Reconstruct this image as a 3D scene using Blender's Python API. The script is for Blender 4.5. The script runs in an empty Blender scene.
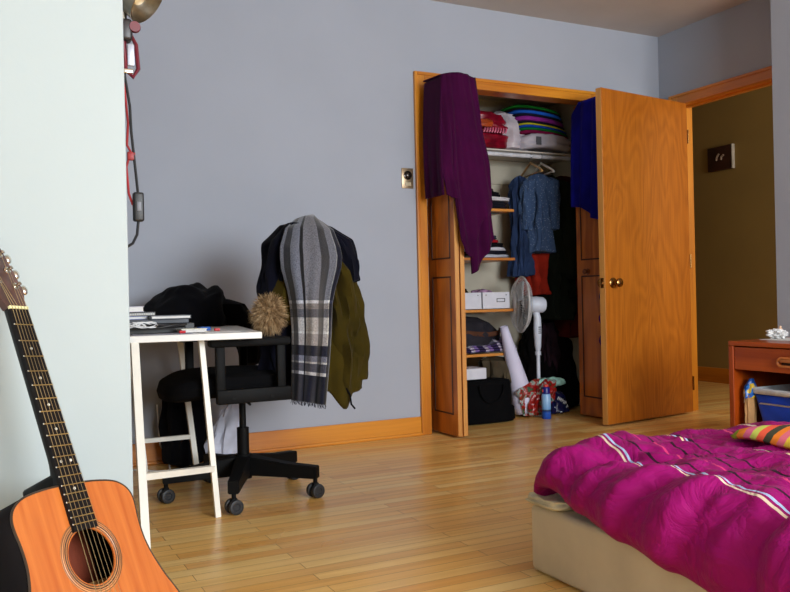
import bpy, bmesh, math, random
from mathutils import Vector, Matrix, noise
V = Vector
PI = math.pi
rnd = random.Random(7)
C = bpy.context.scene.collection

# ------------------------------------------------------------------ camera
CAM = V((0, 0, .81))
CR = V((0.8942205, -0.44708762, -0.02196268)); CU = V((0.01925156, -0.01060694, 0.99975841)); CF = V((0.447212567, 0.894427274, 0.00087781))
FPX = 822.4
cd = bpy.data.cameras.new('camera'); cam = bpy.data.objects.new('camera', cd); C.objects.link(cam)
cd.sensor_width = 36; cd.lens = 36 * FPX / 790; cd.clip_start = .02
m3 = Matrix((CR, CU, -CF)).transposed()
cam.matrix_world = Matrix.Translation(CAM) @ m3.to_4x4()
bpy.context.scene.camera = cam

def at(px, py, Y=None, X=None, Z=None):
    d = CF * FPX + CR * (px - 395) - CU * (py - 296)
    t = Y / d.y if Y is not None else X / d.x if X is not None else (Z - CAM.z) / d.z
    return CAM + d * t

# ------------------------------------------------------------------ colours / materials
def lin(c):
    return tuple(((x / 255) / 12.92 if x <= 10 else (((x / 255) + .055) / 1.055) ** 2.4) for x in c) + (1,)
_M = {}
def nodes(name):
    m = bpy.data.materials.new(name); m.use_nodes = True
    nt = m.node_tree; b = nt.nodes['Principled BSDF']
    return m, nt, b
def N(nt, t, **k):
    n = nt.nodes.new(t)
    for a, v in k.items():
        if a.startswith('_'): n.inputs[a[1:].replace('_', ' ')].default_value = v
        else: setattr(n, a, v)
    return n
def ramp(nt, stops, fac, interp='LINEAR'):
    r = nt.nodes.new('ShaderNodeValToRGB'); r.color_ramp.interpolation = interp
    e = r.color_ramp.elements
    e[1].position = stops[-1][0]; e[0].position = stops[0][0]; e[0].color = lin(stops[0][1]); e[-1].color = lin(stops[-1][1])
    for p, c in stops[1:-1]: n_ = e.new(p); n_.color = lin(c)
    nt.links.new(fac, r.inputs[0]); return r.outputs[0]
def coords(nt, scale=(1, 1, 1), kind='Object', rot=(0, 0, 0)):
    tc = N(nt, 'ShaderNodeTexCoord'); mp = N(nt, 'ShaderNodeMapping'); mp.inputs['Scale'].default_value = scale; mp.inputs['Rotation'].default_value = rot
    nt.links.new(tc.outputs[kind], mp.inputs[0]); return mp.outputs[0]
def bump(nt, b, h, s=.2, d=.01):
    n = N(nt, 'ShaderNodeBump'); n.inputs['Strength'].default_value = s; n.inputs['Distance'].default_value = d
    nt.links.new(h, n.inputs['Height']); nt.links.new(n.outputs[0], b.inputs['Normal'])
def mix(nt, f, a, c, mode='MIX'):
    n = nt.nodes.new('ShaderNodeMix'); n.data_type = 'RGBA'; n.blend_type = mode
    for k, v in ((0, f), (6, a), (7, c)):
        if hasattr(v, 'node'): nt.links.new(v, n.inputs[k])
        else: n.inputs[k].default_value = v
    return n.outputs[2]
def M(name, c, rough=.6, metal=0, var=.12, scale=12, bmp=0, bscale=60, sheen=0, trans=0, spec=.5, c2=None, coat=0):
    if name in _M: return _M[name]
    m, nt, b = nodes(name)
    co = coords(nt)
    nz = N(nt, 'ShaderNodeTexNoise', _Scale=scale, _Detail=4.0); nt.links.new(co, nz.inputs['Vector'])
    lo = tuple(max(0, x * (1 - var)) for x in c); hi = tuple(min(255, x * (1 + var)) for x in c)
    if c2: lo = c2; hi = c
    nt.links.new(ramp(nt, [(.3, lo), (.7, hi)], nz.outputs[0]), b.inputs['Base Color'])
    b.inputs['Roughness'].default_value = rough; b.inputs['Metallic'].default_value = metal
    b.inputs['Specular IOR Level'].default_value = spec; b.inputs['Sheen Weight'].default_value = sheen
    b.inputs['Transmission Weight'].default_value = trans; b.inputs['Coat Weight'].default_value = coat
    if bmp:
        n2 = N(nt, 'ShaderNodeTexNoise', _Scale=float(bscale), _Detail=5.0); nt.links.new(co, n2.inputs['Vector']); bump(nt, b, n2.outputs[0], bmp, .004)
    _M[name] = m; return m
def fabric(name, c, var=.15, scale=8, weave=900, sheen=.0, bmp=.25, rough=.95):
    if name in _M: return _M[name]
    m = M(name, c, rough, var=var, scale=scale, bmp=bmp, bscale=weave / 4, sheen=sheen * .3, spec=.08); return m
def wood(name, dark, light, grain='Z', rings=10, stretch=.12, rough=.4, coat=.2, fine=1, freq=3.0, amt=.45):
    """streaky varnished timber; rings > 0 adds cathedral contour figure"""
    if name in _M: return _M[name]
    m, nt, b = nodes(name)
    s = {'X': (stretch, 1, 1), 'Y': (1, stretch, 1), 'Z': (1, 1, stretch)}[grain]
    co = coords(nt, tuple(v * freq for v in s))
    n1 = N(nt, 'ShaderNodeTexNoise', _Scale=1.0, _Detail=2.0, _Roughness=.45, _Distortion=.4); nt.links.new(co, n1.inputs['Vector'])
    mu = N(nt, 'ShaderNodeMath', operation='MULTIPLY'); mu.inputs[1].default_value = rings * 6.283; nt.links.new(n1.outputs[0], mu.inputs[0])
    si = N(nt, 'ShaderNodeMath', operation='SINE'); nt.links.new(mu.outputs[0], si.inputs[0])
    ma = N(nt, 'ShaderNodeMath', operation='MULTIPLY_ADD'); ma.inputs[1].default_value = .5; ma.inputs[2].default_value = .5; nt.links.new(si.outputs[0], ma.inputs[0])
    s2 = {'X': (3, 90, 90), 'Y': (90, 3, 90), 'Z': (90, 90, 3)}[grain]
    c2 = coords(nt, s2); n2 = N(nt, 'ShaderNodeTexNoise', _Scale=1.0, _Detail=3.0); nt.links.new(c2, n2.inputs['Vector'])
    f = N(nt, 'ShaderNodeMath', operation='MULTIPLY_ADD'); f.inputs[1].default_value = 1 - amt; nt.links.new(n2.outputs[0], f.inputs[0])
    g = N(nt, 'ShaderNodeMath', operation='MULTIPLY'); g.inputs[1].default_value = amt; nt.links.new(ma.outputs[0], g.inputs[0]); nt.links.new(g.outputs[0], f.inputs[2])
    nt.links.new(ramp(nt, [(.15, dark), (.72, light)], f.outputs[0]), b.inputs['Base Color'])
    b.inputs['Roughness'].default_value = rough; b.inputs['Coat Weight'].default_value = coat; b.inputs['Coat Roughness'].default_value = .25
    bump(nt, b, f.outputs[0], .06, .002)
    _M[name] = m; return m
def floor_mat():
    m, nt, b = nodes('maple_strip_floor')
    co = coords(nt, (1, 1, 1))
    br = N(nt, 'ShaderNodeTexBrick', offset=.37, offset_frequency=2, squash=1, squash_frequency=1)
    br.inputs['Scale'].default_value = 1; br.inputs['Brick Width'].default_value = .85; br.inputs['Row Height'].default_value = .057
    br.inputs['Mortar Size'].default_value = .0009; br.inputs['Mortar Smooth'].default_value = .3; br.inputs['Bias'].default_value = 0
    br.inputs['Color1'].default_value = (0, 0, 0, 1); br.inputs['Color2'].default_value = (1, 1, 1, 1); br.inputs['Mortar'].default_value = (.5, .5, .5, 1)
    nt.links.new(co, br.inputs['Vector'])
    base = ramp(nt, [(0, (236, 174, 92)), (.2, (250, 198, 114)), (.5, (254, 208, 126)), (.85, (255, 220, 146)), (1, (238, 176, 94))], br.outputs['Color'])
    c2 = coords(nt, (1.4, 34, 1)); n2 = N(nt, 'ShaderNodeTexNoise', _Scale=1.0, _Detail=5.0, _Distortion=.6); nt.links.new(c2, n2.inputs['Vector'])
    streak = ramp(nt, [(.3, (226, 214, 196)), (.62, (255, 255, 255))], n2.outputs[0])
    col = mix(nt, .6, base, streak, 'MULTIPLY')
    c3 = coords(nt, (.8, 1.2, 1)); n3 = N(nt, 'ShaderNodeTexNoise', _Scale=2.0, _Detail=3.0); nt.links.new(c3, n3.inputs['Vector'])
    col = mix(nt, .5, col, ramp(nt, [(.35, (236, 222, 200)), (.65, (255, 255, 255))], n3.outputs[0]), 'MULTIPLY')
    inv = N(nt, 'ShaderNodeMath', operation='SUBTRACT'); inv.inputs[0].default_value = 1; nt.links.new(br.outputs['Fac'], inv.inputs[1])
    col = mix(nt, br.outputs['Fac'], col, lin((120, 74, 34)))
    nt.links.new(col, b.inputs['Base Color'])
    rr = N(nt, 'ShaderNodeMapRange'); rr.inputs[3].default_value = .22; rr.inputs[4].default_value = .38; nt.links.new(n3.outputs[0], rr.inputs[0]); nt.links.new(rr.outputs[0], b.inputs['Roughness'])
    bump(nt, b, inv.outputs[0], .25, .001)
    b.inputs['Specular IOR Level'].default_value = .5
    return m
def plaid_mat(name, base, acr, alo, rough=.95):
    """woven check: ramp across (u) multiplied with ramp along (v), from the cloth's own weave coordinates"""
    m, nt, b = nodes(name)
    tc = N(nt, 'ShaderNodeTexCoord'); sp = N(nt, 'ShaderNodeSeparateXYZ'); nt.links.new(tc.outputs['UV'], sp.inputs[0])
    ca = ramp(nt, acr, sp.outputs[0], 'CONSTANT'); cl = ramp(nt, alo, sp.outputs[1], 'CONSTANT')
    col = mix(nt, 1.0, ca, cl, 'MULTIPLY')
    nz = N(nt, 'ShaderNodeTexNoise', _Scale=260.0, _Detail=2.0); nt.links.new(tc.outputs['Object'], nz.inputs['Vector'])
    col = mix(nt, .7, col, ramp(nt, [(.35, (140, 140, 145)), (.65, (255, 255, 255))], nz.outputs[0]), 'MULTIPLY')
    nt.links.new(col, b.inputs['Base Color']); b.inputs['Roughness'].default_value = rough; b.inputs['Sheen Weight'].default_value = .3; b.inputs['Specular IOR Level'].default_value = .15
    bump(nt, b, nz.outputs[0], .4, .003)
    return m

# ------------------------------------------------------------------ mesh helpers
def box(bm, lo, hi, bev=0, seg=2):
    lo, hi = V(lo), V(hi); c = (lo + hi) / 2; s = hi - lo
    r = bmesh.ops.create_cube(bm, size=1); vs = r['verts']
    for v in vs: v.co = V((v.co.x * s.x, v.co.y * s.y, v.co.z * s.z)) + c
    if bev:
        es = list({e for v in vs for e in v.link_edges})
        bmesh.ops.bevel(bm, geom=es, offset=min(bev, min(s) * .45), segments=seg, affect='EDGES', profile=.5)
    return bm
def tube(bm, pts, r, seg=10, cap=True, closed=False):
    pts = [V(p) for p in pts]; n = len(pts); R = r if isinstance(r, (list, tuple)) else [r] * n
    rings = []; prev = None
    for i, p in enumerate(pts):
        a = pts[(i - 1) % n] if (i > 0 or closed) else p; c = pts[(i + 1) % n] if (i < n - 1 or closed) else p
        t = (c - a).normalized()
        if prev is None: u = t.orthogonal().normalized()
        else: u = (prev - t * prev.dot(t)).normalized()
        prev = u; w = t.cross(u)
        rings.append([bm.verts.new(p + (u * math.cos(2 * PI * k / seg) + w * math.sin(2 * PI * k / seg)) * R[i]) for k in range(seg)])
    for i in range(n if closed else n - 1):
        A, B = rings[i], rings[(i + 1) % n]
        for k in range(seg): bm.faces.new((A[k], A[(k + 1) % seg], B[(k + 1) % seg], B[k]))
    if cap and not closed: bm.faces.new(rings[0][::-1]); bm.faces.new(rings[-1])
    return bm
def lathe(bm, prof, origin=(0, 0, 0), axis=(0, 0, 1), seg=32):
    ax = V(axis).normalized(); u = ax.orthogonal().normalized(); w = ax.cross(u); o = V(origin); rings = []
    for r, h in prof:
        rings.append([bm.verts.new(o + ax * h + (u * math.cos(2 * PI * k / seg) + w * math.sin(2 * PI * k / seg)) * max(r, .0001)) for k in range(seg)])
    for A, B in zip(rings, rings[1:]):
        for k in range(seg): bm.faces.new((A[k], A[(k + 1) % seg], B[(k + 1) % seg], B[k]))
    if prof[0][0] > .0002: bm.faces.new(rings[0][::-1])
    if prof[-1][0] > .0002: bm.faces.new(rings[-1])
    return bm
def sheet(f, nu, nv, loop=False):
    """surface from a function f(u,v); keeps u,v as weave coordinates"""
    bm = bmesh.new(); uvl = bm.loops.layers.uv.new('uv'); G = []; cols = nu if loop else nu + 1
    for j in range(nv + 1): G.append([bm.verts.new(f(i / nu, j / nv)) for i in range(cols)])
    for j in range(nv):
        for i in range(nu):
            i2 = (i + 1) % cols
            try: fc = bm.faces.new((G[j][i], G[j][i2], G[j + 1][i2], G[j + 1][i]))
            except ValueError: continue
            for l, (a, c) in zip(fc.loops, ((i, j), (i + 1, j), (i + 1, j + 1), (i, j + 1))): l[uvl].uv = (a / nu, c / nv)
    if loop:
        bm.faces.new(G[0][::-1]); bm.faces.new(G[-1])
    return bm
def interp(tab, v):
    """tab: sorted list of (v, values...) -> smooth interpolated values"""
    if v <= tab[0][0]: return tab[0][1:]
    for a, b in zip(tab, tab[1:]):
        if v <= b[0]:
            t = (v - a[0]) / (b[0] - a[0]); t = t * t * (3 - 2 * t) * .5 + t * .5
            return tuple(x + (y - x) * t for x, y in zip(a[1:], b[1:]))
    return tab[-1][1:]
def fold(p, amp, s=9, k=3):
    n = noise.noise(V((p[0] * s, p[1] * s, p[2] * s / k))); return amp * n
def loft(rings, nv=40, nu=48, amp=.012, s=14, k=3, seed=0, ridge=False):
    """closed draped body; rings = (t, cx, cy, cz, rx, ry)"""
    def f(u, v):
        cx, cy, cz, rx, ry = interp(rings, v); a = 2 * PI * u; d = V((math.cos(a), math.sin(a), 0))
        n = noise.noise(V((d.x * 2.2 + seed, d.y * 2.2, cz * s / k + seed))); n2 = noise.noise(V((d.x * 5 + seed, d.y * 5, cz * s + seed * 3)))
        if ridge: n = 1 - 2 * abs(n)
        e = 1 + (amp * n * 2 + amp * n2) / max(.03, min(rx, ry)) if min(rx, ry) > .015 else 1
        z = cz + amp * .8 * noise.noise(V((a, cz * 6, seed)))
        return V((cx + d.x * rx * e, cy + d.y * ry * e, z))
    return sheet(f, nu, nv, loop=True)
def rot_bm(bm, mat): bmesh.ops.transform(bm, matrix=mat, verts=bm.verts); return bm
def obj(name, bm, mat, parent=None, smooth=True, solid=0, sub=0, angle=40):
    me = bpy.data.meshes.new(name)
    bmesh.ops.recalc_face_normals(bm, faces=bm.faces)
    bm.to_mesh(me); bm.free(); o = bpy.data.objects.new(name, me); C.objects.link(o)
    if smooth:
        for p in me.polygons: p.use_smooth = True
        if angle < 180:
            try: me.set_sharp_from_angle(angle=math.radians(angle))
            except Exception: pass
    if mat: me.materials.append(mat)
    if solid:
        md = o.modifiers.new('thickness', 'SOLIDIFY'); md.thickness = solid; md.offset = 0
    if sub:
        md = o.modifiers.new('smooth', 'SUBSURF'); md.levels = sub; md.render_levels = sub
    if parent:
        o.parent = parent; o.matrix_parent_inverse = parent.matrix_world.inverted() if parent.type != 'EMPTY' else Matrix.Translation(-V(parent.location))
    return o
def tag(o, label, cat, group=None, kind=None):
    o['label'] = label; o['category'] = cat
    if group: o['group'] = group
    if kind: o['kind'] = kind
    return o
def thing(name, label, cat, loc=(0, 0, 0), group=None):
    o = bpy.data.objects.new(name, None); C.objects.link(o); o.location = loc; o.empty_display_size = .05
    return tag(o, label, cat, group)
def struct(name, bm, m, parent=None, smooth=False, **k):
    o = obj(name, bm, m, parent, smooth=smooth, **k)
    if not parent: o['kind'] = 'structure'
    return o
def dup(src, loc, label=None, rz=None, mats=None):
    r = src.copy(); C.objects.link(r); r.location = loc
    if rz is not None: r.rotation_euler.z = rz
    if label: r['label'] = label
    for ch in list(src.children):
        c = ch.copy(); C.objects.link(c); c.parent = r
        for g in ch.children:
            d = g.copy(); C.objects.link(d); d.parent = c
    return r
nb = bmesh.new

# ------------------------------------------------------------------ room dimensions
D, H, W, BB = 4.236, 2.557, 4.183, .109
XC, YC = 3.89, 3.097        # corner of the wall jog beside the doorway
SY = 1.87; SX = .285        # end of the short wall on the left
OX0, OX1, OZ = 2.335, 3.575, 2.056      # closet opening
DY0, DY1, DZ = 3.14, 4.06, 2.045       # doorway opening
YB = -2.6                   # wall behind the camera
wall_blue = M('periwinkle_grey_paint', (166, 171, 183), .75, var=.012, scale=2.5, bmp=.04, bscale=120)
wall_pale = M('pale_cyan_paint', (177, 188, 190), .6, var=.01, scale=2, bmp=.03, bscale=120)
wall_olive = M('olive_hall_paint', (150, 124, 68), .75, var=.03, scale=2, bmp=.04, bscale=120)
cream = M('closet_cream_paint', (188, 180, 162), .7, var=.05, scale=3)
ceil_m = M('ceiling_paint', (205, 197, 190), .85, var=.02, scale=3, bmp=.08, bscale=150)
oak = wood('orange_varnished_trim', (182, 102, 16), (222, 144, 38), 'Z', rings=3, rough=.35, coat=.3)
oakx = wood('orange_varnished_trim_across', (182, 102, 16), (222, 144, 38), 'X', rings=3, rough=.35, coat=.3)
oaky = wood('orange_varnished_trim_along', (176, 96, 14), (212, 132, 34), 'Y', rings=3, rough=.35, coat=.3)
doorm = wood('orange_plywood_veneer', (150, 78, 14), (190, 110, 28), 'Z', rings=16, stretch=.28, rough=.33, coat=.3, freq=3.6, amt=.19)
panelm = wood('bifold_plywood', (162, 84, 18), (206, 120, 36), 'Z', rings=7, stretch=.2, rough=.38, coat=.2, freq=4)
groove = M('dark_groove_molding', (66, 34, 14), .5)
edge_m = wood('pale_door_edge', (196, 128, 58), (226, 168, 92), 'Z', rings=2, rough=.45, coat=.1)

# floor (room, closet, hall)
b = nb(); box(b, (-1.4, YB - .1, -.1), (6.0, 8.0, 0)); struct('floor', b, floor_mat())
b = nb(); box(b, (-1.4, YB - .1, H), (W + .11, D + .1, H + .1)); struct('ceiling', b, ceil_m)
# back wall with closet opening
b = nb()
box(b, (-1.4, D, 0), (OX0 - .012, D + .1, H)); box(b, (OX0 - .012, D, OZ + .012), (OX1 + .012, D + .1, H)); box(b, (OX1 + .012, D, 0), (W + .1, D + .1, H))
struct('wall_back', b, wall_blue)
# right wall with doorway, and the jog toward the camera
b = nb()
box(b, (W, DY1 + .012, 0), (W + .11, D, H)); box(b, (W, DY0 - .012, DZ + .012), (W + .11, DY1 + .012, H)); box(b, (W, YC, 0), (W + .11, DY0 - .012, H))
struct('wall_right', b, wall_blue)
b = nb(); box(b, (XC, YB, 0), (W + .11, YC, H)); struct('wall_right_near', b, wall_blue)
b = nb(); box(b, (-1.2, SY, 0), (SX, SY + .11, H), .004, 2); struct('wall_left', b, wall_pale)
b = nb(); box(b, (-1.4, YB, 0), (-1.2, D, H)); struct('wall_far_left', b, wall_pale)
# wall behind the camera with its window
WX0, WX1, WZ0, WZ1 = .9, 3.3, .85, 2.4
b = nb(); box(b, (-1.4, YB - .15, 0), (WX0, YB, H)); box(b, (WX1, YB - .15, 0), (W + .11, YB, H)); box(b, (WX0, YB - .15, 0), (WX1, YB, WZ0)); box(b, (WX0, YB - .15, WZ1), (WX1, YB, H))
struct('wall_front', b, wall_pale)
b = nb()
for a in (0, .5, 1):
    x = WX0 + (WX1 - WX0) * a; box(b, (x - .025, YB - .13, WZ0), (x + .025, YB - .08, WZ1))
for z in (WZ0 + .025, WZ1 - .025): box(b, (WX0, YB - .13, z - .025), (WX1, YB - .08, z + .025))
struct('window_1', b, M('white_window_paint', (235, 235, 232), .5))
# closet interior
b = nb(); box(b, (2.2, 4.95, 0), (3.8, 5.0, 2.25)); box(b, (2.2, 4.935, 1.60), (3.8, 4.95, 1.735), .003); struct('wall_closet_back', b, cream)
b = nb(); box(b, (2.15, D + .1, 0), (2.2, 5.0, 2.25)); struct('wall_closet_left', b, cream)
b = nb(); box(b, (3.8, D + .1, 0), (3.85, 5.0, 2.25)); struct('wall_closet_right', b, cream)
b = nb(); box(b, (2.15, D + .1, 2.2), (3.85, 5.0, 2.25)); struct('ceiling_closet', b, cream)
# hall
b = nb(); box(b, (5.72, 1.5, 0), (5.82, 7.5, 2.6)); struct('wall_hall', b, wall_olive)
b = nb(); box(b, (W + .11, 7.4, 0), (5.72, 7.5, 2.6)); struct('wall_hall_end', b, wall_olive)
b = nb(); box(b, (W + .11, 1.5, 0), (5.72, 1.6, 2.6)); struct('wall_hall_near', b, wall_olive)
b = nb(); box(b, (W + .06, D + .1, 0), (W + .11, 7.4, 2.6)); struct('wall_hall_inner', b, wall_olive)
b = nb(); box(b, (W + .11, 1.5, 2.6), (5.82, 7.5, 2.7)); struct('ceiling_hall', b, ceil_m)
def baseboard(name, bms, m):
    o = struct(name, bms, m); return o
b = nb(); box(b, (-1.2, D - .016, .0), (2.266, D, BB), .004); box(b, (-1.2, D - .03, 0), (2.266, D - .016, .018), .006); baseboard('baseboard_back', b, oakx)
b = nb(); box(b, (5.70, 1.6, 0), (5.72, 7.4, .128), .004); box(b, (5.69, 1.6, 0), (5.70, 7.4, .018), .004); baseboard('baseboard_hall', b, oaky)
b = nb(); box(b, (3.645, D - .016, 0), (W, D, BB), .004); baseboard('baseboard_back_right', b, oakx)
# casings
def casing_x(name, x0, x1, zt, y, w=.068, t=.02):
    b = nb()
    for lo, hi in (((x0 - w, 0), (x0, zt + w)), ((x1, 0), (x1 + w, zt + w))):
        box(b, (lo[0], y - t * .7, 0), (hi[0], y, zt + w), .003)
        c = (lo[0] + hi[0]) / 2; out = lo[0] if hi[0] == x0 else hi[0]; s = 1 if out < c else -1
        box(b, (min(out, out + s * .02), y - t, 0), (max(out, out + s * .02), y - t * .5, zt + w), .004)
    o = struct(name, b, oak)
    b = nb(); box(b, (x0, y - t * .7, zt), (x1, y, zt + w), .003); box(b, (x0 - w + .02, y - t, zt + w - .02), (x1 + w - .02, y - t * .5, zt + w), .004)
    return o, struct(name + '_head', b, oakx)
casing_x('trim_1', OX0, OX1, OZ, D)
b = nb(); box(b, (OX0 - .012, D - .001, 0), (OX0, D + .1, OZ)); box(b, (OX1, D - .001, 0), (OX1 + .012, D + .1, OZ)); box(b, (OX0 - .012, D - .001, OZ), (OX1 + .012, D + .1, OZ + .012)); struct('trim_2', b, oak)
# doorway casing on right wall: left leg, head
b = nb(); box(b, (W - .014, DY1, 0), (W, DY1 + .072, DZ + .075), .003); box(b, (W - .02, DY1 + .055, 0), (W - .01, DY1 + .075, DZ + .075), .004); struct('trim_3', b, oak)
b = nb(); box(b, (W - .014, DY0 - .035, DZ), (W, DY1, DZ + .075), .003); box(b, (W - .02, DY0 - .035, DZ + .055), (W - .01, DY1 + .055, DZ + .075), .004); struct('trim_3_head', b, oaky)
b = nb(); box(b, (W - .001, DY1, 0), (W + .12, DY1 + .012, DZ)); box(b, (W + .05, DY1 - .012, 0), (W + .085, DY1, DZ)); box(b, (W - .001, DY0 - .012, 0), (W + .12, DY0, DZ)); struct('trim_4', b, oak)
b = nb(); box(b, (W - .001, DY0 - .012, DZ), (W + .12, DY1 + .012, DZ + .012)); box(b, (W + .05, DY0, DZ - .012), (W + .085, DY1, DZ)); struct('trim_4_head', b, oaky)

# ------------------------------------------------------------------ doors
brass = M('aged_brass', (150, 110, 62), .25, 1, var=.2, scale=30)
darkbrass = M('dark_bronze', (80, 58, 38), .35, 1, var=.2, scale=30)
def knob(bm, o, ax, s=1):
    lathe(bm, [(.0, 0), (.032 * s, 0), (.032 * s, .004 * s), (.026 * s, .008 * s), (.011 * s, .012 * s), (.011 * s, .03 * s), (.018 * s, .036 * s), (.027 * s, .046 * s), (.027 * s, .056 * s), (.018 * s, .063 * s), (0, .064 * s)], o, ax, 28)
# hall door: hinge at (4.16,3.99)
hinge = V((4.158, 3.968, 0)); free = V((3.335, 3.848, 0)); dl = (free - hinge).length; dx = (hinge - free).normalized(); ang = math.atan2(dx.y, dx.x)
Md = Matrix.Translation(free) @ Matrix.Rotation(ang, 4, 'Z')
b = nb(); box(b, (0, 0, .012), (dl, .042, 2.04), .0025); d1 = struct('door_1', b, doorm); d1.matrix_world = Md
b = nb(); box(b, (-.0012, .001, .0125), (.002, .041, 2.0395)); o = obj('edge_band', b, edge_m, smooth=False); o.parent = d1
b = nb(); knob(b, (.07, 0, .865), (0, -1, 0), 1.0); o = obj('doorknob', b, brass); o.parent = d1; o['label'] = 'round brass doorknob'
b = nb(); knob(b, (.07, .042, .865), (0, 1, 0), 1.0); o = obj('doorknob', b, brass); o.parent = d1
b = nb(); box(b, (-.003, .009, .835), (-.001, .033, .895), .0008); box(b, (-.012, .014, .857), (-.002, .028, .873), .003); o = obj('latch_plate', b, brass, smooth=False); o.parent = d1
for z in (.2, 1.0, 1.82):
    b = nb(); tube(b, [(dl + .004, -.003, z - .045), (dl + .004, -.003, z + .045)], .006, 12); o = obj('hinge', b, brass); o.parent = d1
# closet bifold doors, each two leaves folded together and standing out from the wall
def bifold(name, x_in, sgn, y0, y1, knob_on=None, zb=.012):
    t = .028; zt = 2.035
    def leaf(xa, recess_side):
        b = nb(); box(b, (xa, y0, zb), (xa + t, y1, zt), .002); return b
    xa = x_in; xb = x_in + t + .008
    root = struct(name, leaf(xa, 0), panelm)
    l2 = obj('door_leaf', leaf(xb, 0), panelm, root, smooth=False)
    for side_x, par in ((xa, root), (xb + t, l2)):
        s = -1 if side_x == xa else 1
        for z0, z1 in ((.13, .92), (1.02, 1.93)):
            g = nb(); ya, yb = y0 + .045, y1 - .045
            for p, q in (((ya, z0), (yb, z0 + .009)), ((ya, z1 - .009), (yb, z1)), ((ya, z0), (ya + .009, z1)), ((yb - .009, z0), (yb, z1))):
                box(g, (min(side_x, side_x + s * .004), p[0], p[1]), (max(side_x, side_x + s * .004), q[0], q[1]), .0015)
            obj('panel_molding', g, groove, par, smooth=False)
    for xx, par in ((xa, root), (xb, l2)):
        e = nb(); box(e, (xx + .001, y0 - .0012, zb + .001), (xx + t - .001, y0 + .002, zt - .001)); obj('edge_band', e, edge_m, par, smooth=False)
    if knob_on:
        k = nb(); lathe(k, [(0, 0), (.02, 0), (.02, .003), (.008, .008), (.008, .016), (.017, .024), (.018, .03), (.012, .036), (0, .037)], (x_in, knob_on[0], knob_on[1]), (-1, 0, 0), 20)
        o = obj('door_knob', k, M('wood_knob', (120, 64, 24), .4), root)
    return root
bifold('door_2', 2.378, 1, 3.995, 4.30)
bifold('door_3', 3.50, 1, 3.985, 4.31, (4.20, .945))

# ------------------------------------------------------------------ wall fittings
b = nb(); lo = (2.176, D - .006, 1.437); hi = (2.252, D, 1.555); box(b, lo, hi, .003)
t = thing('wall_dimmer', 'small brass wall plate with a dark round knob beside the closet casing', 'dimmer switch', (2.214, D, 1.496))
obj('plate', b, M('champagne_metal', (168, 146, 118), .35, .8), t)
b = nb(); lathe(b, [(0, 0), (.026, 0), (.026, .004), (.02, .006), (.019, .018), (.014, .021), (0, .021)], (2.214, D - .006, 1.513), (0, -1, 0), 24); obj('knob', b, M('black_chrome', (50, 42, 38), .2, .6), t)
b = nb(); box(b, (2.196, D - .009, 1.452), (2.234, D - .006, 1.474), .001); obj('rocker', b, M('beige_plastic', (196, 180, 150), .5), t)
# hall plaque
t = thing('wall_plaque', 'dark brown square plaque with two pale marks on the olive hall wall', 'plaque', (5.72, 5.075, 1.94))
b = nb(); box(b, (5.695, 4.95, 1.838), (5.72, 5.21, 2.045), .004); obj('board', b, M('dark_walnut', (58, 30, 20), .5), t)
b = nb(); box(b, (5.69, 4.938, 1.838), (5.72, 4.95, 2.045), .002); obj('lit_edge', b, M('plaque_lit_edge', (190, 185, 175), .5), t)  # light on the board's thickness, painted as a pale strip
for dy in (0, .05):
    b = nb(); tube(b, [(5.692, 5.06 + dy, 1.925), (5.69, 5.055 + dy, 1.95), (5.69, 5.03 + dy, 1.965 + dy * .3)], .009, 8); obj('mark', b, M('plaque_mark', (150, 130, 115), .5), t)

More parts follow.
